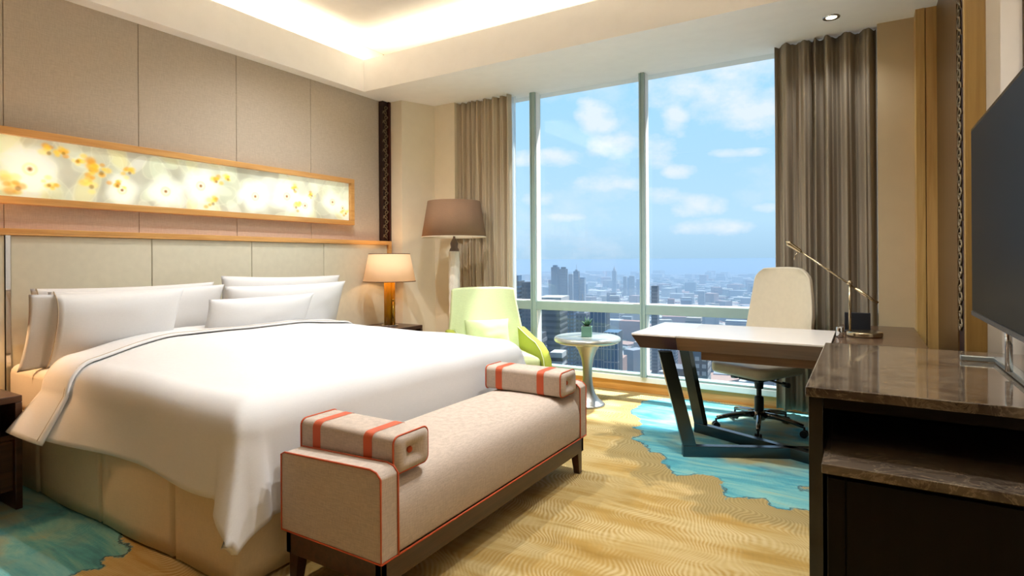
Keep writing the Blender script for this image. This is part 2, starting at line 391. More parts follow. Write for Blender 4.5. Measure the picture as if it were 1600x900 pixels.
# beige pier at the window corner
S('wall_pier', MB().prism([(-4.53,4.738),(-4.295,4.738),(-4.15,5.12),(-3.865,5.12),(-3.865,5.36),(-4.53,5.36)], 0, ZB), beige_wall)['label'] = 'beige wall pier between bed wall and window'
# right block beyond the desk
S('wall_right_pier', box(.092, .325, 5.10, YG, 0, ZB), tan_wall)['label'] = 'tan wall pier right of the curtain'
wr = wtag(S('wall_right', MB().box(XR, XR+.1, YB, 3.5, 0, ZC+.1).box(.47, XR+.1, 3.34, 3.40, 0, ZC+.1).box(.45, .55, 3.4, YG, 0, ZC+.1), white_paint))
box(.318, .372, 4.95, 5.36, 0, ZC).build('timber_face', honey_wood_z, wr, bevel=.003)
box(.375, .45, 4.955, 5.36, 0, ZC).build('timber_face', wood('pale_gold_wood','#d0a868','#b98f50'), wr, bevel=.003)
box(.438, .47, 3.97, 4.95, 0, ZC).build('brown_panel', brown_wood_panel, wr)
box(.392, .47, 3.30, 3.345, 0, ZC).build('gold_panel', gold_wood, wr, bevel=.004)
cs = box(.445, .47, 3.80, 3.97, 0, ZC).build('screen_backing', dk, wr)
cs['wl'] = 1
sw = MB(); z = .9; k = 0
while z < ZC-.05:
    s_ = 1 if k%2 else -1
    sw.tube([(.44, 3.885+s_*(.06*(1-t/22.)+.008)*math.cos(t*.4), z+.05*(1-t/22.)*math.sin(t*.4)) for t in range(22)], .005, 5)
    z += .07; k += 1
sw.build('fretwork', fr, cs, smooth=True)
box(.60, .64, 3.325, 3.34, 0, ZC).build('brown_panel', brown_wood_panel, wr)

# window wall
S('wall_front', MB().box(XW, XR, 5.36, 5.5, -.3, .105).box(XW, -3.9, 5.36, 5.5, .1, ZC).box(.3, XR+.1, 5.36, 5.5, .1, ZC).box(XW, XR, 5.36, 5.5, ZB, ZC+.1), white_paint)
S('baseboard_front', box(-3.9, .1, 5.298, 5.36, 0, .100), orange_wood, bevel=.003)
wn = wtag(S('window_1', MB().box(-3.9, .3, 5.27, 5.46, .101, .155), plain('white_sill','#f2f6f4',.35,var=.01), bevel=.006))
wn['label'] = 'floor to ceiling window with pale green frames'
pale = plain('pale_green_frame', '#9db4b3', .4, var=.03)  # darkened tone stands for the shaded front faces of the frame
for xa, xb in ((-2.98,-2.916),(-1.80,-1.747)):
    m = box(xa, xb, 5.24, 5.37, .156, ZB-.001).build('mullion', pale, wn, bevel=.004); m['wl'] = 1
    box(xb+.0005, xb+.006, 5.262, 5.35, .176, ZB-.001).build('painted_lit_side', white_paint, m)  # white plate paints the sunlit side of the mullion
    box(xa+.018, xa+.024, 5.237, 5.241, .156, ZB-.001).build('groove', plain('frame_groove','#6f8f90',.5), m)
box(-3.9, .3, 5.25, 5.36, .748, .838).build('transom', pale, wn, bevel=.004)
box(-3.9, .3, 5.262, 5.35, .8385, .844).build('painted_lit_top', white_paint, wn)  # white plate paints the lit top face of the transom
box(-3.9, .3, 5.28, 5.38, .156, .175).build('bottom_rail', pale, wn, bevel=.003)
for xa, xb in ((-3.9,-2.98),(-2.916,-1.80),(-1.747,.3)):
    for za, zb in ((.17,.75),(.836,ZB)):
        box(xa, xb, 5.352, 5.358, za, zb).build('pane', window_glass, wn)
# ------------------------------------------------------------------ ceiling lights
lc = (1,.84,.60)
area('cove_light', (XW+.055, 1.2, ZL-.06), 6.0, .06, COVE*1.2, lc, (.35,0,1), (0,1,0))
area('cove_light', (-1.85, 4.40, ZL-.06), 5.0, .07, COVE*.95, lc, (0,-.25,1), (1,0,0))
area('cove_light', (XR-.055, 1.2, ZL-.06), 6.0, .06, COVE*1.2, lc, (-.25,0,1), (0,1,0))
def downlight(x, y, z, label, e=DOWN, group=None):
    t = thing('downlight', label, 'ceiling light', (x,y,z), 0, group)
    rg = MB().lathe([(.038,-.004),(.055,-.006),(.058,0),(.058,.002),(.036,.004),(.036,-.002),(.038,-.004)], n=28); rg.f = [f for f in rg.f if len(f) == 4]
    rg.build('ring', chrome, t, smooth=True)
    MB().lathe([(.034,-.003),(.034,-.001)], n=24).build('lens', Mat('lit_lens','#fff6e0',.3,emis='#fff0d0',est=6).m, t)
    d = bpy.data.lights.new('downlight_beam', 'SPOT'); d.energy = e; d.spot_size = 2.3; d.spot_blend = .9; d.shadow_soft_size = .012; d.color = (.98,.99,1)
    o = bpy.data.objects.new('downlight_beam', d); C.objects.link(o); o.location = (x,y,z-.04)
downlight(-.193, 4.78, ZB, 'small round recessed downlight in the beam above the window', 12)
for i,(x,y) in enumerate([(-.7,2.5),(-1.2,3.1),(-2.3,3.1),(-3.3,3.1)]):  # unseen downlights added to brighten the room
    downlight(x, y, ZC, 'round downlight added in the raised ceiling out of frame to brighten the room', group='added downlights in the raised ceiling')
# ================================================================== ARTWORK
art = wthing('light_box_artwork', 'long backlit panel of white and yellow blossoms in honey wood frame', 'artwork', (-4.5, 2.43, 1.6))
AY0, AY1, AZ0, AZ1 = .65, 4.207, 1.632, 2.103
fb = .046
for nm, b in (('frame_top',(AY0,AY1,AZ1-fb,AZ1)),('frame_bottom',(AY0,AY1,AZ0,AZ0+fb)),('frame_side',(AY0,AY0+fb,AZ0+fb,AZ1-fb)),('frame_side',(AY1-fb,AY1,AZ0+fb,AZ1-fb))):
    box(-4.53, -4.46, *b).build(nm, honey_wood, art, bevel=.003)
AW, AH = 760, 92
yy, zz = np.meshgrid(np.linspace(AY0+fb, AY1-fb, AW+1), np.linspace(AZ0+fb, AZ1-fb, AH+1))
rs = np.random.RandomState(5)
def smooth_noise(fr_, seed):
    r = np.random.RandomState(seed); g = r.rand(int(fr_*.42)+4, int(fr_*3.6)+4)
    fx = (yy-AY0)*fr_; fz = (zz-AZ0)*fr_; ix = fx.astype(int); iz = fz.astype(int); tx = fx-ix; tz = fz-iz
    tx = tx*tx*(3-2*tx); tz = tz*tz*(3-2*tz)
    return (g[iz,ix]*(1-tx)+g[iz,ix+1]*tx)*(1-tz)+(g[iz+1,ix]*(1-tx)+g[iz+1,ix+1]*tx)*tz
n1 = smooth_noise(6,1)*.6+smooth_noise(14,2)*.4
col = np.stack([.60+.14*n1, .60+.14*n1, .50+.16*n1], -1)
def over(m, c):
    global col
    col = col*(1-m[...,None])+np.array(c)*m[...,None]
for i in range(150):                     # big translucent petals
    cy, cz = rs.uniform(AY0, AY1), rs.uniform(AZ0, AZ1); a = rs.uniform(0, PI); ra = rs.uniform(.05,.15); rb = ra*rs.uniform(.4,.8)
    u = (yy-cy)*math.cos(a)+(zz-cz)*math.sin(a); v = -(yy-cy)*math.sin(a)+(zz-cz)*math.cos(a)
    d = np.sqrt((u/ra)**2+(v/rb)**2); m = 1/(1+np.exp((d-1)*9)); rim = np.exp(-((d-1)/.07)**2)
    c = [(.90,.93,.82),(.83,.88,.74),(.97,.98,.93),(.88,.86,.58),(.72,.72,.60)][rs.randint(5)]
    over(m*rs.uniform(.25,.55), c); over(rim*.16, (.97,.97,.86))
fl_ = [(1.52,1.86,.16),(2.35,1.80,.14),(2.62,1.87,.15),(3.10,1.83,.15),(3.42,1.86,.15),(3.62,1.79,.12),(3.95,1.85,.13),(1.0,1.9,.16),(2.05,1.78,.12),(4.08,1.80,.10)]
for cy, cz, rr in fl_:                   # white blossoms
    for k in range(6):
        a = k*PI/3+rs.rand(); py, pz = cy+rr*.55*math.cos(a), cz+rr*.55*math.sin(a)
        u = (yy-py)*math.cos(a)+(zz-pz)*math.sin(a); v = -(yy-py)*math.sin(a)+(zz-pz)*math.cos(a)
        d = np.sqrt((u/(rr*.55))**2+(v/(rr*.36))**2); m = 1/(1+np.exp((d-1)*5))
        over(m*.36, (.95,.98,.93)); over(np.exp(-((d-1)/.12)**2)*.10, (.80,.84,.66)); over(np.clip(1-np.hypot(yy-cy,zz-cz)/rr,0,1)*.25, (1,1,.95))
    d = np.hypot(yy-cy, zz-cz)/rr; over(np.clip(1-d/.13,0,1), (.45,.22,.03)); over(np.exp(-((d-.2)/.08)**2)*.35, (.95,.85,.35))
ye = [(1.62,1.99,.035),(1.70,2.0,.03),(1.78,1.96,.03),(1.86,1.92,.045),(1.92,1.90,.04),(1.86,1.80,.04),(1.46,1.75,.045),(1.62,1.78,.03),(2.10,1.92,.03),(2.02,1.82,.03),
      (2.75,1.93,.03),(2.85,1.96,.03),(2.72,1.75,.035),(3.5,1.94,.03),(3.52,1.78,.035),(3.7,1.9,.025),(4.12,1.76,.03),(1.30,1.96,.03),(1.2,1.9,.04),(.9,1.8,.04)]
for cy, cz, rr in ye:                    # yellow sprigs
    for k in range(9):
        py, pz = cy+rs.normal(0, rr*.75), cz+rs.normal(0, rr*.6); d = np.hypot(yy-py, (zz-pz)*1.3)/(rr*rs.uniform(.35,.7))
        over((1/(1+np.exp((d-1)*6)))*.5, [(.93,.66,.10),(.96,.76,.16),(.85,.50,.05),(.97,.86,.40)][rs.randint(4)])
    d = np.hypot(yy-cy, zz-cz+rr*.4)/(rr*.35); over((1/(1+np.exp((d-1)*6)))*.5, (.42,.27,.10))
me = bpy.data.meshes.new('printed_panel')
me.from_pydata(np.stack([np.full(yy.size, -4.497), yy.ravel(), zz.ravel()],1).tolist(), [], [(j*(AW+1)+i, j*(AW+1)+i+1, (j+1)*(AW+1)+i+1, (j+1)*(AW+1)+i) for j in range(AH) for i in range(AW)])
ca = me.color_attributes.new('print', 'FLOAT_COLOR', 'POINT')
ca.data.foreach_set('color', np.concatenate([np.clip(col,0,1)**1.9, np.ones(col.shape[:2]+(1,))],-1).ravel().astype(np.float32))
am = Mat('backlit_print', '#ffffff', .3); t_ = am.n('ShaderNodeAttribute', attribute_name='print').outputs['Color']
am.base(t_); am.l(t_, am.b.inputs['Emission Color']); am.b.inputs['Emission Strength'].default_value = .34
me.materials.append(am.m); o = bpy.data.objects.new('printed_panel', me); C.objects.link(o); o.parent = art; o.location = -Vector(art.location)

# ================================================================== BED
bed = wthing('bed', 'king size bed with white duvet and cream box-pleated skirt', 'bed', (-3.2, 2.43, 0))
BY0, BY1 = 1.37, 3.50
box(-4.42, -2.08, BY0+.03, BY1-.03, .12, .40).build('box_base', skirt_mat, bed)
MB().prism(rrect(-4.41, -2.07, BY0, BY1, .07), .40, .66).build('mattress', sheet_warm, bed, bevel=.05, seg=4)
sk = MB()                                # skirt as one hanging cloth with inverted pleats
path = []
def seg_(p, q, pleats):
    p, q = Vector(p), Vector(q); d = (q-p); n = Vector((d.y, -d.x)).normalized(); Ln = d.length; t = 0
    pts = [(0,0)]
    for c in pleats: pts += [(c-.045,.004),(c-.012,.010),(c-.006,-.018),(c+.006,-.018),(c+.018,.006),(c+.05,0)]
    pts.append((Ln,0))
    for a, b in pts: path.append(p+d.normalized()*a+n*b)
seg_((-4.40, 1.335), (-2.045, 1.335), [.55, 1.26, 1.9]); seg_((-2.045, 1.335), (-2.045, 3.535), [.7, 1.45]); seg_((-2.045, 3.535), (-4.40, 3.535), [.7, 1.5])
pp = []
for a, b in zip(path[:-1], path[1:]):
    k = max(1, int((b-a).length/.06)); pp += [a+(b-a)*i/k for i in range(k)]
pp.append(path[-1])
m_ = MB(); nn = len(pp)-1; cen = Vector((-3.2, 2.43))
def fsk(u, v):
    p = pp[min(nn, round(u*nn))]; s = 1+.012*(1-v)*math.sin(u*60)*.6
    q = cen+(p-cen)*s; return (q.x, q.y, .015+v*.42)
m_.grid(fsk, nn, 6).build('skirt', skirt_mat, bed, smooth=True, solid=.004)
# duvet: a flat cloth laid over the mattress, corners falling as the photo shows
def sm(a, b, x):
    t = min(1, max(0, (x-a)/(b-a))); return t*t*(3-2*t)
XE, YN, YF, ZT = -2.19, 1.46, 3.40, .765
def xhead(y): return -4.02 + .34*sm(2.3, 1.05, y)
def drape(x, y, lift=0, rad=.14):
    s = max(0, x-XE); t = max(0, YN-y); t2 = max(0, y-YF); tt = max(t, t2); sg = -1 if t > 0 else 1
    Ld = math.hypot(s, tt)
    nearhead = sm(.75, 0, x-xhead(y))*(1 if t > 0 else 0)
    rr = rad
    if Ld < 1e-6: h = d = 0; c = (0,0)
    else:
        if Ld < rr*PI/2: h = rr*math.sin(Ld/rr); d = rr*(1-math.cos(Ld/rr))
        else:
            e = Ld-rr*PI/2; fl = .10+.55*nearhead
            if s > 0 and tt > 0: fl += .18*min(1, 2*min(s,tt)/(max(s,tt)+1e-6))
            h = rr+fl*e; d = rr+e*math.sqrt(max(.1,1-fl*fl))
        c = (s/Ld, tt/Ld)
        kq = max(c)**-.75; c = (c[0]*kq, c[1]*kq)
        ang = math.atan2(tt, s)
        if s > 0 and tt > 0:                 # folds of the corner fall
            h += .014*math.sin(ang*8)*sm(.15,.5,Ld)
        h += .010*math.sin(x*7+1.3*math.sin(x*3))*sm(.12,.4,Ld)*(1 if tt > s else 0)
    xx = x if s == 0 else XE+h*c[0]; yv = y if tt == 0 else (YN if t > 0 else YF)+sg*h*c[1]
    u = (y-YN)/(YF-YN); v = (x+4.0)/(XE+4.0)
    au = min(1, abs(2*u-1)); crown = .030*(1-au**3)*(1-min(1,max(0,v))**3)
    nse = noise.noise(Vector((x*1.6, y*1.9, .3)))*.016+noise.noise(Vector((x*4, y*4.5, 1.3)))*.006
    nse *= max(.3, 1-Ld*2)
    # gentle slump toward the sides and foot
    z = ZT-d+crown+nse-.030*sm(.45, 1.0, au)-.03*sm(-2.8, XE, x)
    z += lift
    n = Vector((c[0], sg*c[1])) if Ld > 0 else Vector((0,0))
    k = sm(.05,.25,Ld)*lift if lift else 0
    return (xx+n.x*k*1.0, yv+n.y*k*1.0, z-k)
TN, TF, SF = .44, .42, .53
def fdu(u, v):
    y = YN-TN+(YF+TF-YN+TN)*v; x0 = xhead(y); x1 = XE+SF
    x = x0+(x1-x0)*u
    if x > XE and y < YN:                # rounded cloth corner
        a, b = (x-XE)/SF, (YN-y)/TN; q = max(a, b); e = math.hypot(a, b)
        k = 1+(q/e-1)*.40 if e > 1e-6 else 1; x = XE+a*SF*k; y = YN-b*TN*k
    return drape(x, y)
MB().grid(fdu, 110, 120).build('duvet', sheet_white, bed, smooth=True, solid=.035, off=-1, sub=0)
BW = .30
def fband(u, v):
    y = YN-TN-.02+(YF+TF-YN+TN+.02)*v; x0 = xhead(y)
    return drape(x0-.015+(BW)*u, y, .009)
MB().grid(fband, 12, 120).build('duvet_fold', sheet_white, bed, smooth=True, solid=.012, off=1)
MB().tube([Vector(drape(xhead(YN-TN+.0+(YF+TF-YN+TN)*k/90)+BW-.045, YN-TN+(YF+TF-YN+TN)*k/90, .022)) for k in range(91)], .0026, 6).build('piping', taupe_thread, bed, smooth=True)
def fedge(u, v):
    y = YN-TN-.005+(YF+TF-YN+TN)*v; x0 = xhead(y)
    return drape(x0+.015+.02*math.sin(u*PI), y, -.03+.03*u)
MB().tube([Vector(drape(xhead(YN-TN+(YF+TF-YN+TN)*k/90)-.012, YN-TN+(YF+TF-YN+TN)*k/90, -.004)) for k in range(91)], .016, 8).build('rolled_edge', sheet_white, bed, smooth=True)

# pillows: local x = width, local y = height, local z = thickness
def pillow_fn(W, H, T, flange=0, seed=0, side=1):
    def f(u, v, top):
        a, b = 2*u-1, 2*v-1
        bow = .045
        x = a*W/2*(1-bow*(1-b*b)*(abs(a)**3)); y = b*H/2*(1-.06*(1-a*a)*(abs(b)**3))
        e = (1-abs(a)**2.6)*(1-abs(b)**2.4); th_ = T/2*max(0,e)**.5
        if flange and a*side > 1-flange*2/W: th_ = min(th_, .006)
        nn_ = noise.noise(Vector((a*2+seed, b*2, .7)))*.012*e
        return (x, y, (th_+nn_ if top else -th_*.75+nn_))
    return f
def pillow(name, label, loc, W, H, T, lean, yaw=0, roll=0, pipe=None, seed=0, flange=0, group=None, mat=None):
    t = thing(name, label, 'pillow', loc, 0, group)
    # build so that width runs along -Y.. and the front faces +X
    t.rotation_euler = (Matrix.Rotation(yaw,3,'Z') @ Matrix.Rotation(-lean,3,'Y') @ Matrix.Rotation(roll,3,'X')).to_euler()
    f = pillow_fn(W, H, T, flange, seed, -1); m = MB(); nu, nv = 44, 26
    def P(p): x, y, z = p; return (z, x, y+H/2)          # local: x->room y, y->up, z->+x
    m.grid(lambda u, v: P(f(u, v, True)), nu, nv); k = len(m.v)
    m.grid(lambda u, v: P(f(1-u, v, False)), nu, nv)
    m.build('case', mat or sheet_white, t, smooth=True, weld=True)
    if pipe is not None:
        a0 = pipe; u = (-1+2*a0/W+1)/2
        pts = []
        for k in range(25):
            q = P(f(u, k/24, True)); pts.append((q[0]+.003, q[1], q[2]))
        for k in range(24,-1,-3):
            q = P(f(u, k/24, False)); pts.append((q[0]-.002, q[1], q[2]))
        MB().tube(pts, .0035, 6).build('piping', taupe_thread, t, smooth=True)
    return t
pillow('bed_pillow', 'rearmost white pillow of the left stack leaning on the headboard', (-4.34, 2.02, .655), 1.15, .46, .13, -.12, seed=1, pipe=.03)
pillow('bed_pillow', 'middle white pillow of the left stack', (-4.20, 2.02, .655), 1.10, .45, .14, -.20, seed=2, pipe=.03)
pillow('bed_pillow', 'front white pillow of the left stack with taupe piping near its open end', (-4.04, 1.72, .655), .84, .47, .20, -.36, seed=3, pipe=.12, flange=.12)
pillow('bed_pillow', 'rear white pillow at the right side against the headboard', (-4.30, 3.20, .66), 1.18, .49, .17, -.14, roll=-.02, seed=4)
pillow('bed_pillow', 'large white pillow leaning in front of the rear right pillow', (-4.13, 3.08, .665), 1.15, .44, .20, -.30, seed=5)
pillow('bed_pillow', 'small white front pillow at the centre of the bed', (-3.97, 2.72, .68), .88, .36, .17, -.42, seed=6)

# ================================================================== NIGHTSTANDS AND LAMPS
def nightstand(label, x0, x1, y0, y1, H):
    t = wthing('nightstand', label, 'nightstand', ((x0+x1)/2, (y0+y1)/2, 0))
    box(x0, x1, y0, y1, H-.035, H).build('top', dark_wood, t, bevel=.004)
    for y in (y0, y1-.03): box(x0, x1, y, y+.03, .0, H-.036).build('side_panel', dark_wood, t, bevel=.003)
    box(x0+.02, x1-.02, y0+.031, y1-.031, .36, .385).build('shelf', dark_wood, t)
    d = box(x1-.04, x1-.015, y0+.034, y1-.034, .10, .355).build('drawer', dark_wood, t, bevel=.003)
    d['wl'] = 1
    box(x1-.016, x1-.004, (y0+y1)/2-.06, (y0+y1)/2+.06, .30, .312).build('handle', chrome, d)
    box(x0, x0+.02, y0+.031, y1-.031, .05, H-.036).build('back_panel', dark_wood, t)
    return t
nightstand('dark wooden nightstand left of the bed near the camera', -4.40, -3.72, .62, 1.22, .585)
nightstand('dark wooden nightstand beyond the bed under the amber lamp', -4.40, -3.90, 3.98, 4.60, .60)
lp = thing('table_lamp', 'lit table lamp with amber glass base and tan drum shade', 'lamp', (-4.13, 4.36, .60))
lps = 1
MB().lathe([(.085,0),(.085,.014),(.02,.018)], n=32).build('foot', chrome, lp, smooth=False, bevel=.002)
for i in range(4):
    a = i*PI/2+.4
    MB().tube([(.031*math.cos(a), .031*math.sin(a), .018), (.031*math.cos(a), .031*math.sin(a), .48)], .027, 14).build('glass_rod', amber, lp, smooth=True)
MB().tube([(.066,-.02,.018),(.066,-.02,.26)], .008, 10).lathe([(0,-.012),(.012,-.006),(.014,0),(.012,.006),(0,.012)], c=(.066,-.02,.27), n=12).build('brass_stem', Mat('brass','#c9a24a',.25,1).m, lp, smooth=True)
shade_m = Mat('lamp_shade_tan', '#d8bd98', .8, emis='#ffb47a', est=.30)
o_ = MB(); prof = [(.262,.455),(.205,.735)]
o_.lathe(prof, n=64); o_.f = [f for f in o_.f if len(f) == 4]
shd = o_.build('shade', None or shade_m.m, lp, smooth=True, solid=.004)
rimb = plain('brown_shade_trim', '#6d4c30', .6)
for r, z in ((.262,.456),(.205,.734)):
    MB().tube([(r*math.cos(a*PI/24), r*math.sin(a*PI/24), z) for a in range(48)], .0045, 6, closed=True).build('shade_trim', rimb, lp, smooth=True)
bulb = bpy.data.lights.new('lamp_bulb', 'POINT'); bulb.energy = LAMP; bulb.color = (1,.62,.32); bulb.shadow_soft_size = .04
o = bpy.data.objects.new('lamp_bulb', bulb); C.objects.link(o); o.location = (-4.13, 4.36, 1.22)
for ch in list(lp.children): pass
lp2 = copy_tree(lp); lp2.location = (-4.05, .86, .585); lp2['label'] = 'matching lit table lamp on the near nightstand, outside the picture to the left'
lp2['group'] = 'amber table lamps beside the bed'; lp['group'] = 'amber table lamps beside the bed'
o = o.copy(); C.objects.link(o); o.data = bulb.copy(); o.data.energy = 16; o.location = (-4.05, .86, 1.205)
# floor lamp
fl2 = thing('floor_lamp', 'tall floor lamp with brown drum shade and carved white column behind the armchair', 'lamp', (-3.66, 4.83, 0))
MB().lathe([(.15,0),(.15,.02),(.07,.035)], n=32).build('base', plain('aged_bronze','#6d625a',.35,.6), fl2, bevel=.003)
def carve(a, z): return 1+.045*math.sin(a*5+z*21)*math.cos(z*30-a*3)
MB().lathe([(.058+.012*math.exp(-((z-.1)/.2)**2)+(.0 if z < 1 else 0), z) for z in [.036+i*(1.36-.036)/90 for i in range(91)]], n=48, fn=carve).build('column', plain('carved_plaster_column','#efe9da',.7,bump=.3,scale=60), fl2, smooth=True)
MB().lathe([(.052,1.36),(.048,1.38),(.036,1.40),(.042,1.44),(.03,1.47),(.012,1.50),(.012,1.80)], n=24).build('socket', plain('aged_bronze_socket','#7c7068',.35,.6), fl2, smooth=True)
sh2 = cloth('brown_shade_cloth', '#8b6d55', 400, .04, strength=.1)
o_ = MB(); o_.lathe([(.335,1.508),(.272,1.88)], n=72); o_.f = [f for f in o_.f if len(f) == 4]
o_.build('shade', sh2, fl2, smooth=True, solid=.004)
o_ = MB(); o_.lathe([(.3305,1.510),(.268,1.876)], n=72); o_.f = [f for f in o_.f if len(f) == 4]
o_.build('shade_lining', plain('cream_shade_lining','#efe4cc',.8), fl2, smooth=True)
MB().tube([(.335*math.cos(a*PI/32), .335*math.sin(a*PI/32), 1.508) for a in range(64)], .004, 6, closed=True).build('shade_trim', plain('cream_trim','#e3d5bb',.7), fl2, smooth=True)

# ================================================================== BENCH
be = wthing('bench', 'oatmeal linen bench with orange piping at the foot of the bed', 'bench', (-1.68, 2.3, 0))
bx0, bx1, by0, by1 = -1.95, -1.42, 1.45, 3.16
AT = .085
def piping(pts, name='piping', parent=be, r=.0036, closed=False):
    return MB().tube(pts, r, 6, closed).build(name, orange_pipe, parent, smooth=True)
sp_ = []                                  # seat profile in x,z: crowned top with a rounded front
for x, z in [(bx0+.01,.222),(bx1-.006,.222),(bx1,.26),(bx1+.002,.36),(bx1-.010,.425),(bx1-.04,.468),(bx1-.09,.488),(bx1-.2,.498),(bx1-.35,.498),(bx0+.05,.49),(bx0+.01,.47)]: sp_.append((x,z))
m = MB(); n = len(sp_); ys = [by0+AT+.001+(by1-by0-2*AT-.002)*i/40 for i in range(41)]
for j, y in enumerate(ys):
    e = 1-.0*j
    for x, z in sp_: m.v.append((x, y, z-.012*(1-math.sin(PI*j/40)**.5)*(1 if z > .4 else 0)))
for j in range(40):
    for i in range(n): m.f.append((j*n+i, (j+1)*n+i, (j+1)*n+(i+1)%n, j*n+(i+1)%n))
m.f += [tuple(range(n)), tuple(40*n+i for i in range(n))[::-1]]
o = m.build('seat', linen, be, bevel=.012, seg=3)
for y0_, y1_, out in ((by0, by0+AT, by0), (by1-AT, by1, by1)):
    arm = [(bx0,.222),(bx1,.222),(bx1,.515),(bx1-.02,.535),(bx1-.05,.542),(bx0+.02,.525),(bx0,.515)]
    mm = MB(); k = len(arm)
    mm.add([(x,y0_,z) for x,z in arm]+[(x,y1_,z) for x,z in arm], [tuple(range(k)), tuple(range(k,2*k))[::-1]]+[(i,k+i,k+(i+1)%k,(i+1)%k) for i in range(k)])
    ar = mm.build('arm', linen, be, bevel=.006, seg=2); ar['wl'] = 1
    for yy_ in (y0_, y1_):
        s = -1 if yy_ == y0_ else 1
        if yy_ == y1_ and y0_ == by0 or yy_ == y0_ and y0_ != by0: pts = [(bx0+.02,yy_,.525),(bx1-.05,yy_,.542),(bx1-.02,yy_,.535),(bx1+.001,yy_,.515),(bx1+.002,yy_,.222)]; cl = False
        else: pts = arm; pts = [(x,yy_,z) for x,z in arm]; cl = True
        piping(pts, 'piping', ar, closed=cl)
piping([(bx1+.001, by0, .222), (bx1+.001, by1, .222)])
for z0,z1,e in ((.165,.216,.012),):
    MB().box(bx0+e, bx1-e, by0+e, by0+e+.03, .13, .217).box(bx0+e, bx1-e, by1-e-.03, by1-e, .13, .217).box(bx0+e, bx0+e+.03, by0+e, by1-e, .13, .217).box(bx1-e-.03, bx1-e, by0+e, by1-e, .13, .217).build('frame', dark_wood, be, bevel=.003)
for x, y, sx, sy in ((bx1-.02,by1-.02,-1,-1),(bx1-.02,by0+.02,-1,1),(bx0+.02,by0+.02,1,1),(bx0+.02,by1-.02,1,-1)):
    a, b = .06, .036
    m = MB().add([(x,y,0),(x+sx*b,y,0),(x+sx*b,y+sy*b,0),(x,y+sy*b,0),(x,y,.20),(x+sx*a,y,.20),(x+sx*a,y+sy*a,.20),(x,y+sy*a,.20)],
                 [(3,2,1,0),(4,5,6,7),(0,1,5,4),(1,2,6,5),(2,3,7,6),(3,0,4,7)] if sx*sy > 0 else [(0,1,2,3),(7,6,5,4),(4,5,1,0),(5,6,2,1),(6,7,3,2),(7,4,0,3)])
    m.build('leg', dark_wood, be, bevel=.003)
def bolster(label, y0, y1, z0, x0=-1.955, x1=-1.445, h=.135):
    t = wthing('bolster_cushion', label, 'cushion', ((x0+x1)/2, (y0+y1)/2, z0))
    prof = rrect(y0, y1, z0, z0+h, .026, 5); k = len(prof); cy, cz = (y0+y1)/2, z0+h/2
    m = MB(); xs = [x0, x0+.01]+[x0+(x1-x0)*i/14 for i in range(1,14)]+[x1-.01, x1]
    for i, x in enumerate(xs):
        s = .955 if i in (0, len(xs)-1) else 1
        for y, z in prof: m.v.append((x, cy+(y-cy)*s, cz+(z-cz)*s))
    for i in range(len(xs)-1):
        for j in range(k): m.f.append((i*k+j, i*k+(j+1)%k, (i+1)*k+(j+1)%k, (i+1)*k+j))
    for base, x, s in ((0,x0,-1),((len(xs)-1)*k,x1,1)):    # tufted ends
        last = [base+j for j in range(k)]
        for f, dx in ((.8,.012),(.5,.010),(.25,-.006),(.09,-.020)):
            n0 = len(m.v)
            for y, z in prof: m.v.append((x+s*dx, cy+(y-cy)*f, cz+(z-cz)*f))
            new = [n0+j for j in range(k)]
            for j in range(k):
                q = (last[j], last[(j+1)%k], new[(j+1)%k], new[j]); m.f.append(q if s > 0 else q[::-1])
            last = new
        m.f.append(tuple(last) if s > 0 else tuple(last)[::-1])
    m.build('cover', linen, t, smooth=True)
    for x in (x0+.005, x1-.005): MB().tube([(x, cy+(y-cy)*1.01, cz+(z-cz)*1.01) for y, z in prof], .0036, 6, True).build('piping', orange_pipe, t, smooth=True)
    for xa in (x0+.075, x1-.155):
        mm = MB(); pr_ = [(cy+(y-cy)*1.012, cz+(z-cz)*1.02) for y, z in prof]
        mm.v = [(x, y, z) for x in (xa, xa+.045) for y, z in pr_]; mm.f = [(j, (j+1)%k, k+(j+1)%k, k+j) for j in range(k)]
        mm.build('ribbon', orange_pipe, t, smooth=True)
    for s, x in ((1,x1),(-1,x0)):
        MB().lathe([(0,-.006),(.011,-.005),(.013,0),(.010,.005),(0,.007)], n=14).build('button', orange_pipe if s > 0 else linen, t, smooth=True, loc=(x-s*.012-t.location.x, cy-t.location.y, cz-z0)).rotation_euler = (0, PI/2*s, 0)
    return t
bolster('striped linen bolster on the near end of the bench', 1.545, 1.735, .494)
bolster('striped linen bolster on the far end of the bench', 2.88, 3.065, .494)

# ================================================================== ARMCHAIR  (local +x forward)
ac = thing('armchair', 'lime green upholstered armchair by the window with sloping arms', 'armchair', (-2.89, 4.42, 0), math.atan2(-.66,.75))
def blob(name, parent, mat, x0, x1, y0, y1, z0, z1, r=.04, seg=4, **k): return box(x0,x1,y0,y1,z0,z1).build(name, mat, parent, bevel=r, seg=seg, **k)
# back: tall slab narrowing upward, slightly reclined
def fback(u, v, s):
    y = (u-.5)*(.635+.20*(1-v)**1.3); curl = .05*(abs(2*u-1)**2.5)
    x = -.30-.17*v+curl*(1)+(.055 if s else -.055)*(1-.35*v); z = .30+.70*v-.015*abs(2*u-1)**4
    return (x, y, z)
m = MB(); NU, NV = 18, 14
m.grid(lambda u, v: fback(u, v, True), NU, NV); m.grid(lambda u, v: fback(1-u, v, False), NU, NV)
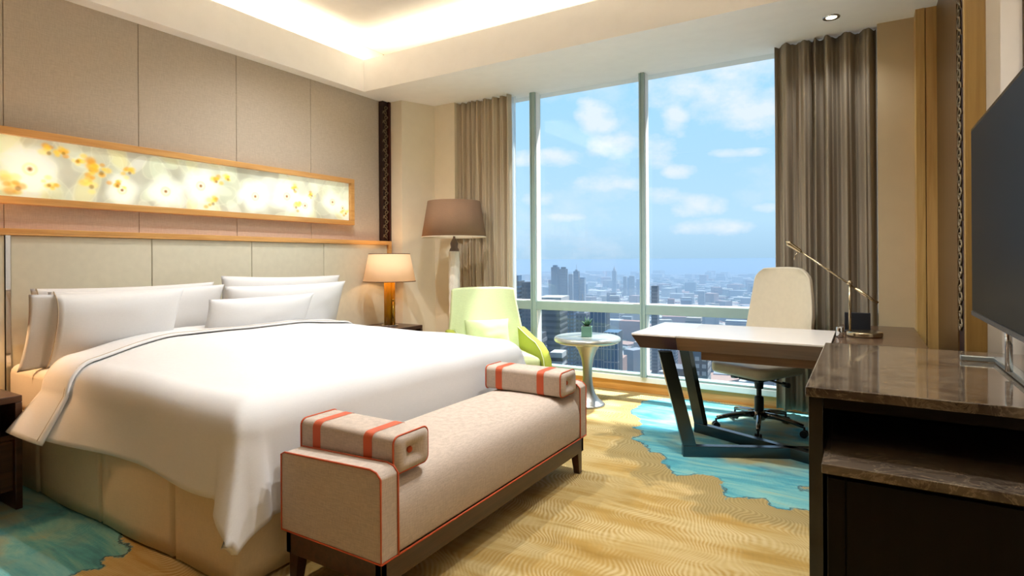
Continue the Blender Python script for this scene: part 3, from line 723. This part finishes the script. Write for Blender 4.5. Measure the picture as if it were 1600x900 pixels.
# bridge the rims
def rim(m, NU, NV):
    A = 0; B = (NU+1)*(NV+1)
    ia = lambda i, j: A+j*(NU+1)+i; ib = lambda i, j: B+j*(NU+1)+(NU-i)
    for i in range(NU): m.f += [(ia(i+1,0),ia(i,0),ib(i,0),ib(i+1,0)), (ia(i,NV),ia(i+1,NV),ib(i+1,NV),ib(i,NV))]
    for j in range(NV): m.f += [(ia(0,j),ia(0,j+1),ib(0,j+1),ib(0,j)), (ia(NU,j+1),ia(NU,j),ib(NU,j),ib(NU,j+1))]
rim(m, NU, NV); m.build('backrest', green_fab, ac, bevel=.022, seg=3)
blob('seat_cushion', ac, green_fab, -.26, .40, -.31, .31, .27, .42, .045)
blob('seat_base', ac, green_fab, -.30, .38, -.313, .313, .12, .268, .03)
for s in (-1, 1):                        # arms flow out of the back and roll down to the front
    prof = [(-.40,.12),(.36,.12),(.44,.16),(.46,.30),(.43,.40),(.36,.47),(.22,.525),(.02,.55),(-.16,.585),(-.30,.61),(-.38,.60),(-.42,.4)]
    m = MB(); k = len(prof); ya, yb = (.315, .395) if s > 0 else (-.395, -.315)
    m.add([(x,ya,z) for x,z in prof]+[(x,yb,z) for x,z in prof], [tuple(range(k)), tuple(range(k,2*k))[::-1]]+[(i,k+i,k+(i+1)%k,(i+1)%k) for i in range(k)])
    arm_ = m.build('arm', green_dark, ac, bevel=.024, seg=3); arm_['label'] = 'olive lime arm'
    MB().tube([(x,(ya if s > 0 else yb),z) for x,z in prof[2:10]], .004, 6).build('seam', green_fab, arm_, smooth=True)
for x in (-.26,.32):
    for y in (-.24,.24): MB().lathe([(.014,0),(.022,.12)], c=(x,y,0), n=12).build('leg', dark_wood, ac)
cu = thing('lumbar_cushion', 'small lime lumbar cushion on the green armchair', 'cushion', Vector(ac.location)+Matrix.Rotation(ac.rotation_euler.z,3,'Z') @ Vector((-.22,0,.425)))
cu.rotation_euler = (Matrix.Rotation(ac.rotation_euler.z,3,'Z') @ Matrix.Rotation(-.28,3,'Y')).to_euler()
f = pillow_fn(.44,.28,.12,seed=9); m = MB()
m.grid(lambda u,v: (lambda p:(p[2],p[0],p[1]+.14))(f(u,v,True)), 24, 16); m.grid(lambda u,v: (lambda p:(p[2],p[0],p[1]+.14))(f(1-u,v,False)), 24, 16)
m.build('case', cloth('pale_lime_cloth','#cbd8a0',350,.05), cu, smooth=True, weld=True)

# ================================================================== ROUND TABLE, PLANT
ham = Mat('hammered_champagne_metal', '#aaa9a4', .28, .9); ham.bump(ham.n('ShaderNodeTexVoronoi', i_Scale=55).outputs['Distance'], .35, .004)
tb = thing('side_table', 'round metal pedestal side table by the window', 'table', (-2.06, 4.62, 0))
pr = [(.150,0),(.152,.012),(.140,.022),(.105,.05),(.070,.10),(.048,.17),(.040,.25),(.042,.33),(.055,.41),(.082,.48),(.110,.52),(.118,.535)]
MB().lathe(pr, n=48).build('pedestal', ham.m, tb, smooth=True)
MB().lathe([(.20,.536),(.262,.545),(.285,.558),(.290,.575),(.282,.592),(.262,.600),(.0,.600)], n=64).build('tabletop', plain('pale_metal_top','#b9bdb4',.22,.55), tb, smooth=True)
pt = thing('potted_succulent', 'small green succulent in a pale green glass cube on the side table', 'plant', (-2.05, 4.59, .601), .35)
MB().prism(rrect(-.045,.045,-.045,.045,.01), 0, .088).build('pot', Mat('sea_green_glass','#7fae97',.1,trans=.35,ior=1.2).m, pt, bevel=.003)
MB().prism(rrect(-.038,.038,-.038,.038,.008), .0885, .091).build('soil', plain('dark_soil','#2d3326',.9), pt)
lf = plain('succulent_green', '#2f5a3e', .5)
for i in range(16):
    a = i*2.4; ln = .028+.014*(i%3); tl = .35+.95*(i/16)
    d = Vector((math.cos(a)*math.cos(tl), math.sin(a)*math.cos(tl), math.sin(tl))); p0 = Vector((0,0,.092))
    MB().tube([p0, p0+d*ln*.4, p0+d*ln*.8+Vector((0,0,.004)), p0+d*ln*1.3+Vector((0,0,.010))], [.005,.0085,.006,.001], 7).build('leaf', lf, pt, smooth=True)

# ================================================================== DESK
dk_ = wthing('desk', 'white topped writing desk with angled steel frame legs by the window', 'desk', (-.6, 4.1, 0))
topw = Mat('white_end_top', '#f1efec', .18, coat=.3).m; topb = plain('putty_main_top', '#d6cfc6', .3, var=.02)
plum = plain('plum_brown_fascia', '#4a3238', .3); brn = wood('warm_brown_fascia', '#8a6850', '#755642', axis='x')
DX0, DXM, DX1, DY0, DY1, DZ = -1.33, -1.035, -.165, 3.70, 4.46, .775
def slab(x0, x1, left, mat_t, mat_f, nm):
    t_ = .014
    a = box(x0, x1, DY0, DY1, DZ-t_, DZ).build(nm+'top', mat_t, dk_, bevel=.003)
    lo = .045 if left else 0
    m = MB(); z0, z1 = DZ-.10, DZ-t_-.0005
    m.add([(x0+lo,DY0+.045,z0),(x1,DY0+.045,z0),(x1,DY1-.045,z0),(x0+lo,DY1-.045,z0),(x0,DY0+.002,z1),(x1,DY0+.002,z1),(x1,DY1-.002,z1),(x0,DY1-.002,z1)],
          [(3,2,1,0),(4,5,6,7),(0,1,5,4),(1,2,6,5),(2,3,7,6),(3,0,4,7)])
    m.build(nm+'body', mat_f, dk_, bevel=.002)
slab(DX0, DXM-.001, True, topw, plum, 'end_'); slab(DXM, DX1, False, topb, brn, 'main_')  # left end white above plum, the rest putty above brown
box(-.90, -.18, 3.80, 4.36, DZ-.16, DZ-.101).build('drawer', brn, dk_, bevel=.004)
def frame(p, q, name, ltop):
    p, q = Vector(p), Vector(q); d = q-p; L_ = d.length; w_ = .085; hh = .07; T_ = .05; sl = .17
    fr_ = MB()
    fr_.plate([(0,0),(L_,0),(L_-.0,hh),(0,hh)], p, d, T_)
    o = fr_.build(name, steel, dk_, bevel=.003)
    for s, base in ((-1,0),(1,L_)):
        b0, b1 = base, base-s*w_
        MB().plate([(b0-s*.0,hh*0+.0705),(b1,.0705),(b1+s*sl*.88,DZ-.101),(b0+s*sl*.88,DZ-.101)] if s < 0 else [(b1,.0705),(b0,.0705),(b0+sl*.88,DZ-.101),(b1+sl*.88,DZ-.101)], p, d, T_).build('leg', steel, dk_, bevel=.003)
frame((-1.005,3.735,0), (.02,4.25,0), 'floor_bar', 0)
frame((-1.06,4.31,0), (.02,3.86,.0), 'floor_bar', 0)
# dark return carrying the lamp, against the pier
ret = wthing('side_cabinet', 'dark wooden ledge at the right end of the desk under the lamp', 'cabinet', (.04, 4.35, 0))
box(-.155, .30, 3.72, 4.94, .735, .773).build('top', wood('dark_brown_ledge','#5b4432','#46321f',axis='x',coat=.4), ret, bevel=.003)
box(.20, .30, 3.75, 4.92, 0, .734).build('side_panel', espresso, ret)
# chrome cylinder
cy_ = thing('pen_cup', 'small chrome cylinder standing at the right end of the desk', 'cup', (-.13, 4.12, .774))
MB().lathe([(.019,0),(.021,.003),(.021,.062),(.019,.065),(.017,.06),(.017,.01),(0,.008)], n=24).build('cup', chrome, cy_, smooth=True)
# desk lamp
nick = Mat('brushed_nickel', '#b9aa8c', .22, 1).m
dl = wthing('desk_lamp', 'brass and nickel swing arm desk lamp on the dark ledge', 'lamp', (-.075, 4.22, .774))
MB().lathe([(.0,.0),(.095,0),(.10,.006),(.10,.026),(.094,.032),(.03,.034),(.0,.034)], c=(-.0,4.24,.774), n=40).build('base', nick, dl, smooth=False, bevel=.003)
MB().tube([(-.078,4.22,.806),(-.078,4.22,1.105)], .0075, 12).build('post', nick, dl, smooth=True)
MB().lathe([(0,-.016),(.014,-.008),(.016,.002),(.012,.014),(0,.018)], c=(-.078,4.22,1.108), n=14).build('pivot', nick, dl, smooth=True)
pa, pb = Vector((-.435,4.22,1.372)), Vector((.072,4.22,.985)); dr = (pb-pa).normalized()
MB().tube([pa+dr*.10, pb-dr*.12], .0055, 10).build('arm', nick, dl, smooth=True)
MB().tube([pb-dr*.15, pb], .010, 12).build('counterweight', nick, dl, smooth=True)
hd = MB().tube([pa-dr*.01, pa+dr*.015, pa+dr*.03, pa+dr*.095, pa+dr*.105], [.010,.020,.016,.013,.007], 16).build('head', nick, dl, smooth=True)
MB().tube([pa+dr*.085+Vector((0,0,-.01)), pa+dr*.06+Vector((0,0,-.05)), pa+dr*.05+Vector((.0,0,-.085))], .0035, 8).build('handle', nick, dl, smooth=True)
bk = wthing('document_holder', 'black document holder behind the desk lamp base', 'holder', (-.03, 4.5, .774))
MB().box(-.115, .035, 4.50, 4.515, .774, .900).box(-.115, .035, 4.42, 4.50, .774, .786).build('body', dark_plastic, bk, bevel=.004)

# ================================================================== OFFICE CHAIR (local +x forward)
oc = thing('office_chair', 'cream leather swivel chair tucked behind the desk', 'chair', (-.67, 4.60, 0), math.atan2(-.88,-.48))
st = MB().prism(rrect(-.24,.28,-.245,.245,.09,6), .42, .505).build('seat', leather_cream, oc, bevel=.03, seg=4)
def fb2(u, v, s):
    a = 2*u-1; wd = .278-.060*v+.02*math.sin(PI*v)
    cz_ = .50+.70*v; cr = max(0, v-.86)/.14
    wd *= (1-.30*cr**2.2)
    x = -.235-.10*v-.03*math.sin(PI*v)+.075*a*a*(1-.3*v)+(.022 if s else -.022)
    if v < .12: x += (.12-v)*.9
    return (x, a*wd, cz_-.010*a*a*cr)
m = MB(); m.grid(lambda u,v: fb2(u,v,True), 18, 22); m.grid(lambda u,v: fb2(1-u,v,False), 18, 22); rim(m, 18, 22)
m.build('backrest', leather_cream, oc, bevel=.012, seg=3)
MB().box(-.22,-.05,-.03,.03,.40,.418).box(-.30,-.20,-.03,.03,.40,.60).build('back_bracket', dark_plastic, oc, bevel=.008)
MB().box(-.12,.12,-.09,.09,.37,.419).lathe([(.03,.30),(.035,.37)], n=16).build('tilt_mechanism', dark_plastic, oc, bevel=.008)
MB().tube([(.02,.09,.385),(.02,.22,.375)], .008, 8).tube([(.02,.21,.375),(.02,.26,.373)], .018, 10).build('lever', dark_plastic, oc, smooth=True)
MB().tube([(.0,-.09,.385),(.0,-.2,.36)], .008, 8).tube([(.0,-.19,.362),(0,-.24,.356)], .018, 10).build('lever', dark_plastic, oc, smooth=True)
MB().lathe([(.033,.10),(.033,.24),(.026,.245),(.018,.25),(.018,.37)], n=20).build('gas_column', dark_plastic, oc, smooth=False)
base_rot = oc.rotation_euler.z
polished = Mat('polished_dark_chrome', '#8f8a86', .15, 1).m
sb = MB().lathe([(.04,.075),(.048,.10),(.04,.135),(.03,.14)], n=20).build('hub', polished, oc, smooth=True)
for i in range(5):
    a = math.radians(205+72*i)-base_rot; d = Vector((math.cos(a), math.sin(a), 0))
    sp = MB().tube([d*.03+Vector((0,0,.112)), d*.12+Vector((0,0,.112)), d*.22+Vector((0,0,.098)), d*.305+Vector((0,0,.078))], [.024,.021,.017,.014], 10).build('spoke', polished, oc, smooth=True)
    n_ = Vector((-d.y,d.x,0)); c_ = d*.31
    ms = MB()
    for s in (-1,1):
        q = c_+n_*.016*s; ms.tube([q+n_*.009*s+Vector((0,0,.026)), q-n_*.009*s+Vector((0,0,.026))], .026, 18)
    ms.tube([c_+Vector((0,0,.03)), c_+Vector((0,0,.075))], .008, 8).build('caster', dark_plastic, oc, bevel=.003, seg=1)

# ================================================================== CONSOLE, MINIBAR, TV
mb = Mat('brown_emperador_marble', '#6b5b4c', .07, spec=.6, coat=.4)
v1 = mb.noise(2.2, 8, .68, mb.coord((1,1.6,1),(0,0,.5)), dist=1.2); v2 = mb.noise(6, 8, .7, mb.coord((1,1.4,1),(0,0,.9)), dist=2.0)
b_ = mb.ramp(v1, [(.25,'#251c17'),(.45,'#4b3f35'),(.6,'#67594a'),(.8,'#3f332a')])
b_ = mb.mix(mb.ramp(v2, [(.46,(0,0,0)),(.50,(.6,.6,.6)),(.54,(0,0,0))]), b_, '#8a7b67'); mb.base(b_)
marble = mb.m
co_ = wthing('console_table', 'tall dark console with brown marble top under the television', 'console', (.3, 2.66, 0))
box(-.166, .845, 2.10, 3.24, .818, .850).build('marble_top', marble, co_, bevel=.004, seg=3)
box(-.158, -.115, 2.115, 3.23, 0, .817).build('side_panel', black_gloss, co_, bevel=.003)
box(-.1145, .84, 2.70, 2.73, .0, .817).build('back_apron', espresso, co_)
box(-.1145, .84, 2.13, 2.699, .780, .817).build('top_rail', espresso, co_)
mi = wthing('minibar_cabinet', 'low dark cabinet with brown marble top in front of the console', 'cabinet', (.3, 2.3, 0))
box(-.113, .845, 1.965, 2.66, .620, .650).build('marble_top', marble, mi, bevel=.004, seg=3)
box(-.10, .84, 2.0, 2.65, .0, .619).build('body', espresso, mi)
for xa, xb in ((-.098,-.052),(-.048,.36),(.364,.838)):
    dd_ = box(xa, xb, 1.982, 1.9995, .03, .605).build('door' if xb > 0 else 'stile', espresso, mi, bevel=.002)
# television on a swivel stand
tv = wthing('television', 'wide flat black television on a chrome stand above the console', 'television', (.38, 2.2, .851))
box(.350, .385, 1.53, 2.785, 1.05, 1.757).build('housing', black_gloss, tv, bevel=.004)
scr = Mat('dark_screen', '#060606', .3, spec=.08); box(.3485, .3499, 1.545, 2.770, 1.068, 1.742).build('screen', scr.m, tv)
box(.3475, .352, 1.53, 2.785, 1.049, 1.0645).build('lower_bezel', plain('grey_bezel','#3a3c40',.25), tv)
MB().tube([(.43,2.62,.868),(.43,2.62,1.10)], .011, 12).build('post', chrome, tv, smooth=True)
clear = Mat('frosted_acrylic_chrome', '#b9c6c9', .15, .7).m
MB().box(.33, .45, 2.93, 2.955, .852, .872).box(.435, .47, 1.7, 2.953, .852, .872).build('foot_bar', clear, tv, bevel=.004)
box(.385, .44, 2.57, 2.66, 1.08, 1.14).build('mount', dark_plastic, tv)

# ================================================================== CURTAINS
def curtain(label, x0, x1, yc, mat, seed, folds, amp=.045):
    r = random.Random(seed); ph = []; x = 0
    while x < 1: wd = (1/folds)*r.uniform(.5,1.7); ph.append((x, wd, r.uniform(.5,1.2))); x += wd
    def off(u, v):
        for (a, wd, am_) in ph:
            if a <= u <= a+wd: return am_*math.sin(2*PI*(u-a)/wd)
        return 0
    t = wthing('curtain', label, 'curtain', ((x0+x1)/2, yc, 0))
    def f(u, v):
        z = .03+(ZB-.035)*v; s = .03*math.sin(3*v+u*9+seed)*(1-v)*u*(1-u)*2
        uu = min(1, max(0, u+s*.9))
        return (x0+(x1-x0)*uu+.010*math.cos(u*folds*12)*.3, yc+amp*off(u+.03*(1-v)*math.sin(u*11+seed), v)*(.75+.25*v)+.01*math.sin(u*folds*17+v*2), z)
    MB().grid(f, 320, 26).build('cloth', mat, t, smooth=True, solid=.003)
    return t
curtain('long taupe curtain gathered at the left of the window', -3.90, -3.17, 5.19, curtain_l, 3, 10, .04)
curtain('long grey taupe curtain gathered at the right of the window', -.625, .0905, 5.185, curtain_r, 12, 6.5, .05)
sh_m = bpy.data.materials.new('sheer_voile'); sh_m.use_nodes = True; nt_ = sh_m.node_tree; nt_.nodes.clear()
tr_ = nt_.nodes.new('ShaderNodeBsdfTransparent'); tl_ = nt_.nodes.new('ShaderNodeBsdfTranslucent'); df_ = nt_.nodes.new('ShaderNodeBsdfDiffuse')
tl_.inputs[0].default_value = df_.inputs[0].default_value = (.9,.92,.88,1)
m1_ = nt_.nodes.new('ShaderNodeMixShader'); m2_ = nt_.nodes.new('ShaderNodeMixShader'); oo_ = nt_.nodes.new('ShaderNodeOutputMaterial')
nt_.links.new(tl_.outputs[0], m1_.inputs[1]); nt_.links.new(df_.outputs[0], m1_.inputs[2]); m2_.inputs[0].default_value = .75
nt_.links.new(tr_.outputs[0], m2_.inputs[1]); nt_.links.new(m1_.outputs[0], m2_.inputs[2]); nt_.links.new(m2_.outputs[0], oo_.inputs[0])
shr = wthing('sheer_curtain', 'narrow white sheer voile between left curtain and glass', 'curtain', (-3.2, 5.28, 0))
MB().grid(lambda u, v: (-3.50+.335*u, 5.275+.010*math.sin(u*50), .16+(ZB-.162)*v), 80, 6).build('cloth', sh_m, shr, smooth=True)

def dim(m, k):                           # overall paint value of the far buildings
    nt = m.node_tree; b = nt.nodes['Principled BSDF'].inputs['Base Color']; src = b.links[0].from_socket
    x = nt.nodes.new('ShaderNodeMix'); x.data_type = 'RGBA'; x.blend_type = 'MULTIPLY'; x.inputs[0].default_value = 1
    nt.links.new(src, x.inputs[6]); x.inputs[7].default_value = (k,k,k,1); nt.links.new(x.outputs[2], b)
# ================================================================== CITY OUTSIDE
GZ = -165.
gm = Mat('city_ground', '#6d7a70', .95); g1 = gm.noise(.004, 6, .7); g2 = gm.noise(.03, 4, .6)
gm.base(gm.mix(g2, gm.ramp(g1, [(.4,'#5f7268'),(.5,'#7f8686'),(.6,'#9aa0a6')]), '#566b5c'))
S('ground_outside', MB().add([(-24000,30,GZ),(14000,30,GZ),(14000,30000,GZ),(-24000,30000,GZ)], [(0,1,2,3)]), gm.m)['label'] = 'far flat city ground'
lowm = Mat('low_rise_houses', '#b9b4ad', .9); gi = lowm.n('ShaderNodeAttribute', attribute_name='tint').outputs['Color']; lowm.base(gi)
rr = random.Random(3); bx = []; cols = []
SPOTS = [(-686, 1339, 17), (-668, 1350, 17), (-651, 1360, 11), (-596, 1276, 12), (-583, 1283, 11), (-925, 2365, 17), (-850, 2293, 13), (-826, 2309, 20), (-803, 2321, 13), (-156, 302, 12), (-267, 446, 8), (-258, 452, 9), (-149, 355, 10), (-123, 312, 8), (-262, 543, 12), (-208, 457, 9), (-246, 553, 10), (-186, 590, 6), (-66, 275, 9), (-203, 1165, 50), (-81, 302, 9), (-200, 680, 22), (-106, 209, 5), (-112, 200, 7)]
br = random.Random(11); BLOCKS = []
while len(BLOCKS) < 46:                  # mid-rise blocks through the middle distance
    d = br.uniform(450, 2600); a = math.radians(br.uniform(-44, 6)); x, y = d*math.sin(a), d*math.cos(a)
    if all(math.hypot(x-p, y-q) > 60 for p, q, r in SPOTS): BLOCKS.append((x, y)); SPOTS.append((x, y, 26))
cells = {}
for p, q, r in SPOTS: cells.setdefault((int(p//100), int(q//100)), []).append((p, q, r))
def free(x, y, m):
    cx, cy = int(x//100), int(y//100)
    return all(math.hypot(x-p, y-q) > r*.75+m+4 for i in (-1,0,1) for j in (-1,0,1) for p, q, r in cells.get((cx+i, cy+j), ()))
pal = [(.72,.70,.68),(.60,.56,.54),(.55,.30,.22),(.62,.38,.28),(.42,.46,.50),(.80,.80,.78),(.34,.40,.42),(.48,.40,.36),(.66,.62,.52)]
def put(x, y, wx, wy, h, c): bx.append((x, y, wx, wy, h)); cols.append(c)
for i in range(15000):
    d = 180*(5500/180)**(rr.random()**.8); a = math.radians(rr.uniform(-52, 14)); x, y = d*math.sin(a), d*math.cos(a)
    s = 5+8*rr.random()+d*.004
    h = rr.uniform(5, 14)+d*.002+(rr.random() < .06)*rr.uniform(15, 45)
    wa, wb = s*rr.uniform(.7,1.6), s*rr.uniform(.7,1.4); c = pal[rr.randrange(len(pal))]
    if free(x, y, math.hypot(wa, wb)): put(x, y, wa, wb, h, c)
vs = []; fs = []; vc = []
for (x, y, a, b, h), c in zip(bx, cols):
    n = len(vs); t = rr.uniform(-.5,.5); ct, st_ = math.cos(t), math.sin(t)
    for z in (GZ, GZ+h):
        for dx, dy in ((-a,-b),(a,-b),(a,b),(-a,b)): vs.append((x+dx*ct-dy*st_, y+dx*st_+dy*ct, z)); vc.append((c[0],c[1],c[2],1))
    fs += [(n+4,n+5,n+6,n+7),(n,n+1,n+5,n+4),(n+1,n+2,n+6,n+5),(n+3,n,n+4,n+7)]
me = bpy.data.meshes.new('low_rise_city'); me.from_pydata(vs, [], fs); a_ = me.color_attributes.new('tint', 'FLOAT_COLOR', 'POINT')
a_.data.foreach_set('color', np.array(vc, dtype=np.float32).ravel()); me.materials.append(lowm.m)
o = bpy.data.objects.new('low_rise_city', me); C.objects.link(o); tag(o, 'dense carpet of small houses and low blocks far below', 'city', kind='stuff')
tree = plain('distant_tree_green', '#3f5a48', .95, var=.3, scale=.02); m = MB()
ico = [(math.cos(a)*r, math.sin(a)*r, z) for z, r in ((0,.7),(.5,1),(1,.55)) for a in [i*PI/3 for i in range(6)]]
for i in range(5200):
    d = 190*(4500/190)**rr.random(); a = math.radians(rr.uniform(-50, 13)); x, y = d*math.sin(a), d*math.cos(a)
    if noise.noise(Vector((x*.004, y*.004, 0))) < -.12: continue
    s = 5+5*rr.random()+d*.004; n = len(m.v)
    if not free(x, y, s): continue
    m.v += [(x+p[0]*s*rr.uniform(.8,1.2), y+p[1]*s, GZ+3+p[2]*s*1.0) for p in ico]
    for j in range(2):
        for k in range(6): m.f.append((n+j*6+k, n+j*6+(k+1)%6, n+(j+1)*6+(k+1)%6, n+(j+1)*6+k))
    m.f.append(tuple(n+12+k for k in range(6)))
o = m.build('tree_cover', tree, None); tag(o, 'dark green tree crowns scattered between the houses', 'trees', kind='stuff')

def tower(name, label, x, y, wd, ztop, dep, mat, band, fh=3.6, style='bands', crown=None, rot=None, group=None):
    t = thing(name, label, 'building', (x, y, GZ), rot if rot is not None else math.atan2(-x, y)*.5, group)
    H = ztop-GZ; a, b = wd/2, dep/2
    box(-a, a, -b, b, 0, H).build('body', mat, t)
    m = MB(); nf = int(H/fh); z0 = max(0, nf-32)
    for k in range(z0, nf):
        z = k*fh+.8
        if style == 'bands': m.box(-a-.25, a+.25, -b-.25, b+.25, z, z+fh*.42)
        elif style == 'windows':
            nc = max(3, int(wd/3.2))
            for i in range(nc):
                x0 = -a+wd*(i+.2)/nc; m.box(x0, x0+wd/nc*.6, -b-.15, -b+.1, z, z+fh*.55)
            nc = max(2, int(dep/3.2))
            for i in range(nc):
                y0 = -b+dep*(i+.2)/nc; m.box(a-.1, a+.15, y0, y0+dep/nc*.6, z, z+fh*.55)
    if style == 'fins':
        nc = max(4, int(wd/2.2)); zz0 = max(0, H-130)
        for i in range(nc+1):
            x0 = -a+wd*i/nc; m.box(x0-.18, x0+.18, -b-.5, -b, zz0, H)
        for i in range(1, 6):
            y0 = -b+dep*i/6; m.box(a, a+.5, y0-.18, y0+.18, zz0, H)
        for k in range(z0, nf, 2): m.box(-a-.2, a+.2, -b-.2, b+.2, k*fh, k*fh+.5)
    bn = {'bands':'floor_bands','windows':'windows','fins':'facade_fins'}[style]
    o = m.build(bn, band, t); o['kind'] = 'stuff'
    if crown == 'slab': box(-a-1, a+1, -b-1, b+1, H+1.5, H+4.5).build('roof_slab', tw_white, t); box(-a*.8, a*.8, -b*.8, b*.8, H, H+1.5).build('penthouse', band, t)
    elif crown == 'spire':
        MB().lathe([(a*.7,H),(a*.6,H+8),(a*.25,H+14),(.4,H+22),(.1,H+34)], n=8).build('spire', mat, t)
    elif crown == 'mast': MB().box(-.4,.4,-.4,.4,H,H+16).box(-a*.5,a*.5,-b*.5,b*.5,H,H+4).build('mast', tw_white, t)
    elif crown == 'plant': box(-a*.6, a*.6, -b*.6, b*.6, H, H+5).build('roof_plant_room', band, t)
    return t
tw_white = plain('white_render', '#d8dadb', .8, scale=.2); tw_grey = plain('grey_render', '#7d828a', .8, scale=.2); tw_dark = plain('dark_cladding', '#4b525d', .6, scale=.2)
tw_blue = plain('blue_glazing', '#4f7fa8', .3, scale=.2); tw_win = plain('dark_glazing', '#3c4a5a', .25, scale=.2); tw_beige = plain('beige_render', '#c9bda8', .8, scale=.2); tw_pink = plain('rose_brick', '#a8786c', .8, scale=.2)
for q_ in (tw_white, tw_grey, tw_dark, tw_blue, tw_win, tw_beige, tw_pink, tree, gm.m, lowm.m): dim(q_, .42)
T = tower
T('skyscraper','far grey twin tower, left half, on the skyline',-686,1339,17,-19,24,tw_grey,tw_blue,style='fins',crown='plant')
T('skyscraper','far grey twin tower, right half, on the skyline',-668,1350,17,-24,24,tw_grey,tw_win,style='fins',crown='plant')
T('skyscraper','far pale slim tower right of the twin tower',-651,1360,11,-37,16,tw_white,tw_win,style='windows')
T('skyscraper','far blue glass tower with mast on the skyline',-596,1276,12,-28,16,tw_blue,tw_white,style='fins',crown='mast')
T('skyscraper','far low blue tower beside the masted tower',-583,1283,11,-43,15,tw_blue,tw_white,style='bands')
T('skyscraper','far slender white tower with pointed spire on the skyline',-925,2365,17,-50,17,tw_white,tw_grey,style='windows',crown='spire')
T('apartment_tower','far thin beige tower right of the spire tower',-850,2293,13,-72,14,tw_beige,tw_win,style='windows')
T('apartment_tower','far broad beige tower right of the spire tower',-826,2309,20,-70,16,tw_beige,tw_win,style='windows')
T('apartment_tower','far beige tower hidden partly by the middle mullion',-803,2321,13,-83,14,tw_white,tw_win,style='windows')
T('office_tower','near striped grey tower with white roof slab behind the side table',-156,302,12,-25,20,tw_grey,tw_dark,fh=3.4,crown='slab')
T('office_tower','dark tower low at the left window edge',-267,446,8,-18,20,tw_dark,tw_blue,style='bands',crown='plant')
T('office_tower','dark blue tower beside the left mullion',-258,452,9,-19,20,tw_dark,tw_win,style='windows')
T('office_tower','near tall blue glass tower with pale fins below the transom',-149,355,10,-33,16,tw_blue,tw_white,style='fins')
T('office_tower','near lower blue glass tower with pale fins',-123,312,8,-40,14,tw_blue,tw_white,style='fins')
T('apartment_tower','mid-distance dark blue tower left of the plant',-262,543,12,-42,16,tw_dark,tw_blue,style='windows')
T('apartment_tower','mid-distance slate tower behind the plant',-208,457,9,-45,14,tw_grey,tw_win,style='windows',crown='mast')
T('apartment_tower','mid-distance rose coloured tower right of the plant',-246,553,10,-55,14,tw_pink,tw_white,style='windows')
T('office_tower','narrow dark tower just right of the middle mullion',-186,590,6,-27,12,tw_dark,tw_grey,style='bands')
T('apartment_tower','near slate tower with white balconies under the desk line',-66,275,9,-40,14,tw_grey,tw_white,fh=3.3,style='windows')
T('warehouse','long pale low building in the middle distance on the right',-203,1165,50,-118,20,tw_white,tw_grey,style='bands')
T('apartment_tower','mid-distance dark green-grey block on the right pane',-81,302,9,-55,14,tw_grey,tw_dark,style='bands')
T('apartment_tower','mid-distance wide grey block on the right pane',-200,680,22,-80,18,tw_grey,tw_win,style='windows')
T('apartment_tower','near narrow white tower with stair bands beside the table stem',-106,209,5,-36,8,tw_white,tw_dark,fh=3.2,style='bands')
T('apartment_tower','near dark tower under the green armchair arm',-112,200,7,-28,12,tw_dark,tw_grey,fh=3.4,style='bands')
k = 0
for i, (tx, ty) in enumerate(BLOCKS):
    h = rr.uniform(35, 95); ci = rr.randrange(5); cn = ['white','grey','beige','blue','rose']
    T('apartment_block', '%s mid-rise block with %s among the low houses'%(cn[ci], ['pale floor bands','rows of windows'][i%2]), tx, ty, rr.uniform(14,26), GZ+h, rr.uniform(12,20),
      [tw_white,tw_grey,tw_beige,tw_blue,tw_pink][ci], [tw_win,tw_grey][rr.randrange(2)], fh=4.5, style='windows' if i%2 else 'bands', group='%s mid-rise blocks with %s'%(cn[ci], ['bands','windows'][i%2]))
# haze: a real layer of scattering air over the city
hz = bpy.data.materials.new('city_haze'); hz.use_nodes = True; nt_ = hz.node_tree; nt_.nodes.clear()
vs_ = nt_.nodes.new('ShaderNodeVolumeScatter'); vs_.inputs['Color'].default_value = (.11,.20,.30,1); vs_.inputs['Density'].default_value = 1/2600.; vs_.inputs['Anisotropy'].default_value = 0
oo_ = nt_.nodes.new('ShaderNodeOutputMaterial'); va_ = nt_.nodes.new('ShaderNodeVolumeAbsorption'); va_.inputs['Density'].default_value = 1/2600.; ad_ = nt_.nodes.new('ShaderNodeAddShader')
vs_.inputs['Color'].default_value = va_.inputs['Color'].default_value = (.33,.46,.60,1)
nt_.links.new(vs_.outputs[0], ad_.inputs[0]); nt_.links.new(va_.outputs[0], ad_.inputs[1]); nt_.links.new(ad_.outputs[0], oo_.inputs['Volume'])
o = box(-24000, 14000, 150, 29000, GZ+1, -6).build('haze_layer', hz, None); tag(o, 'bluish haze lying over the city', 'haze', kind='stuff')
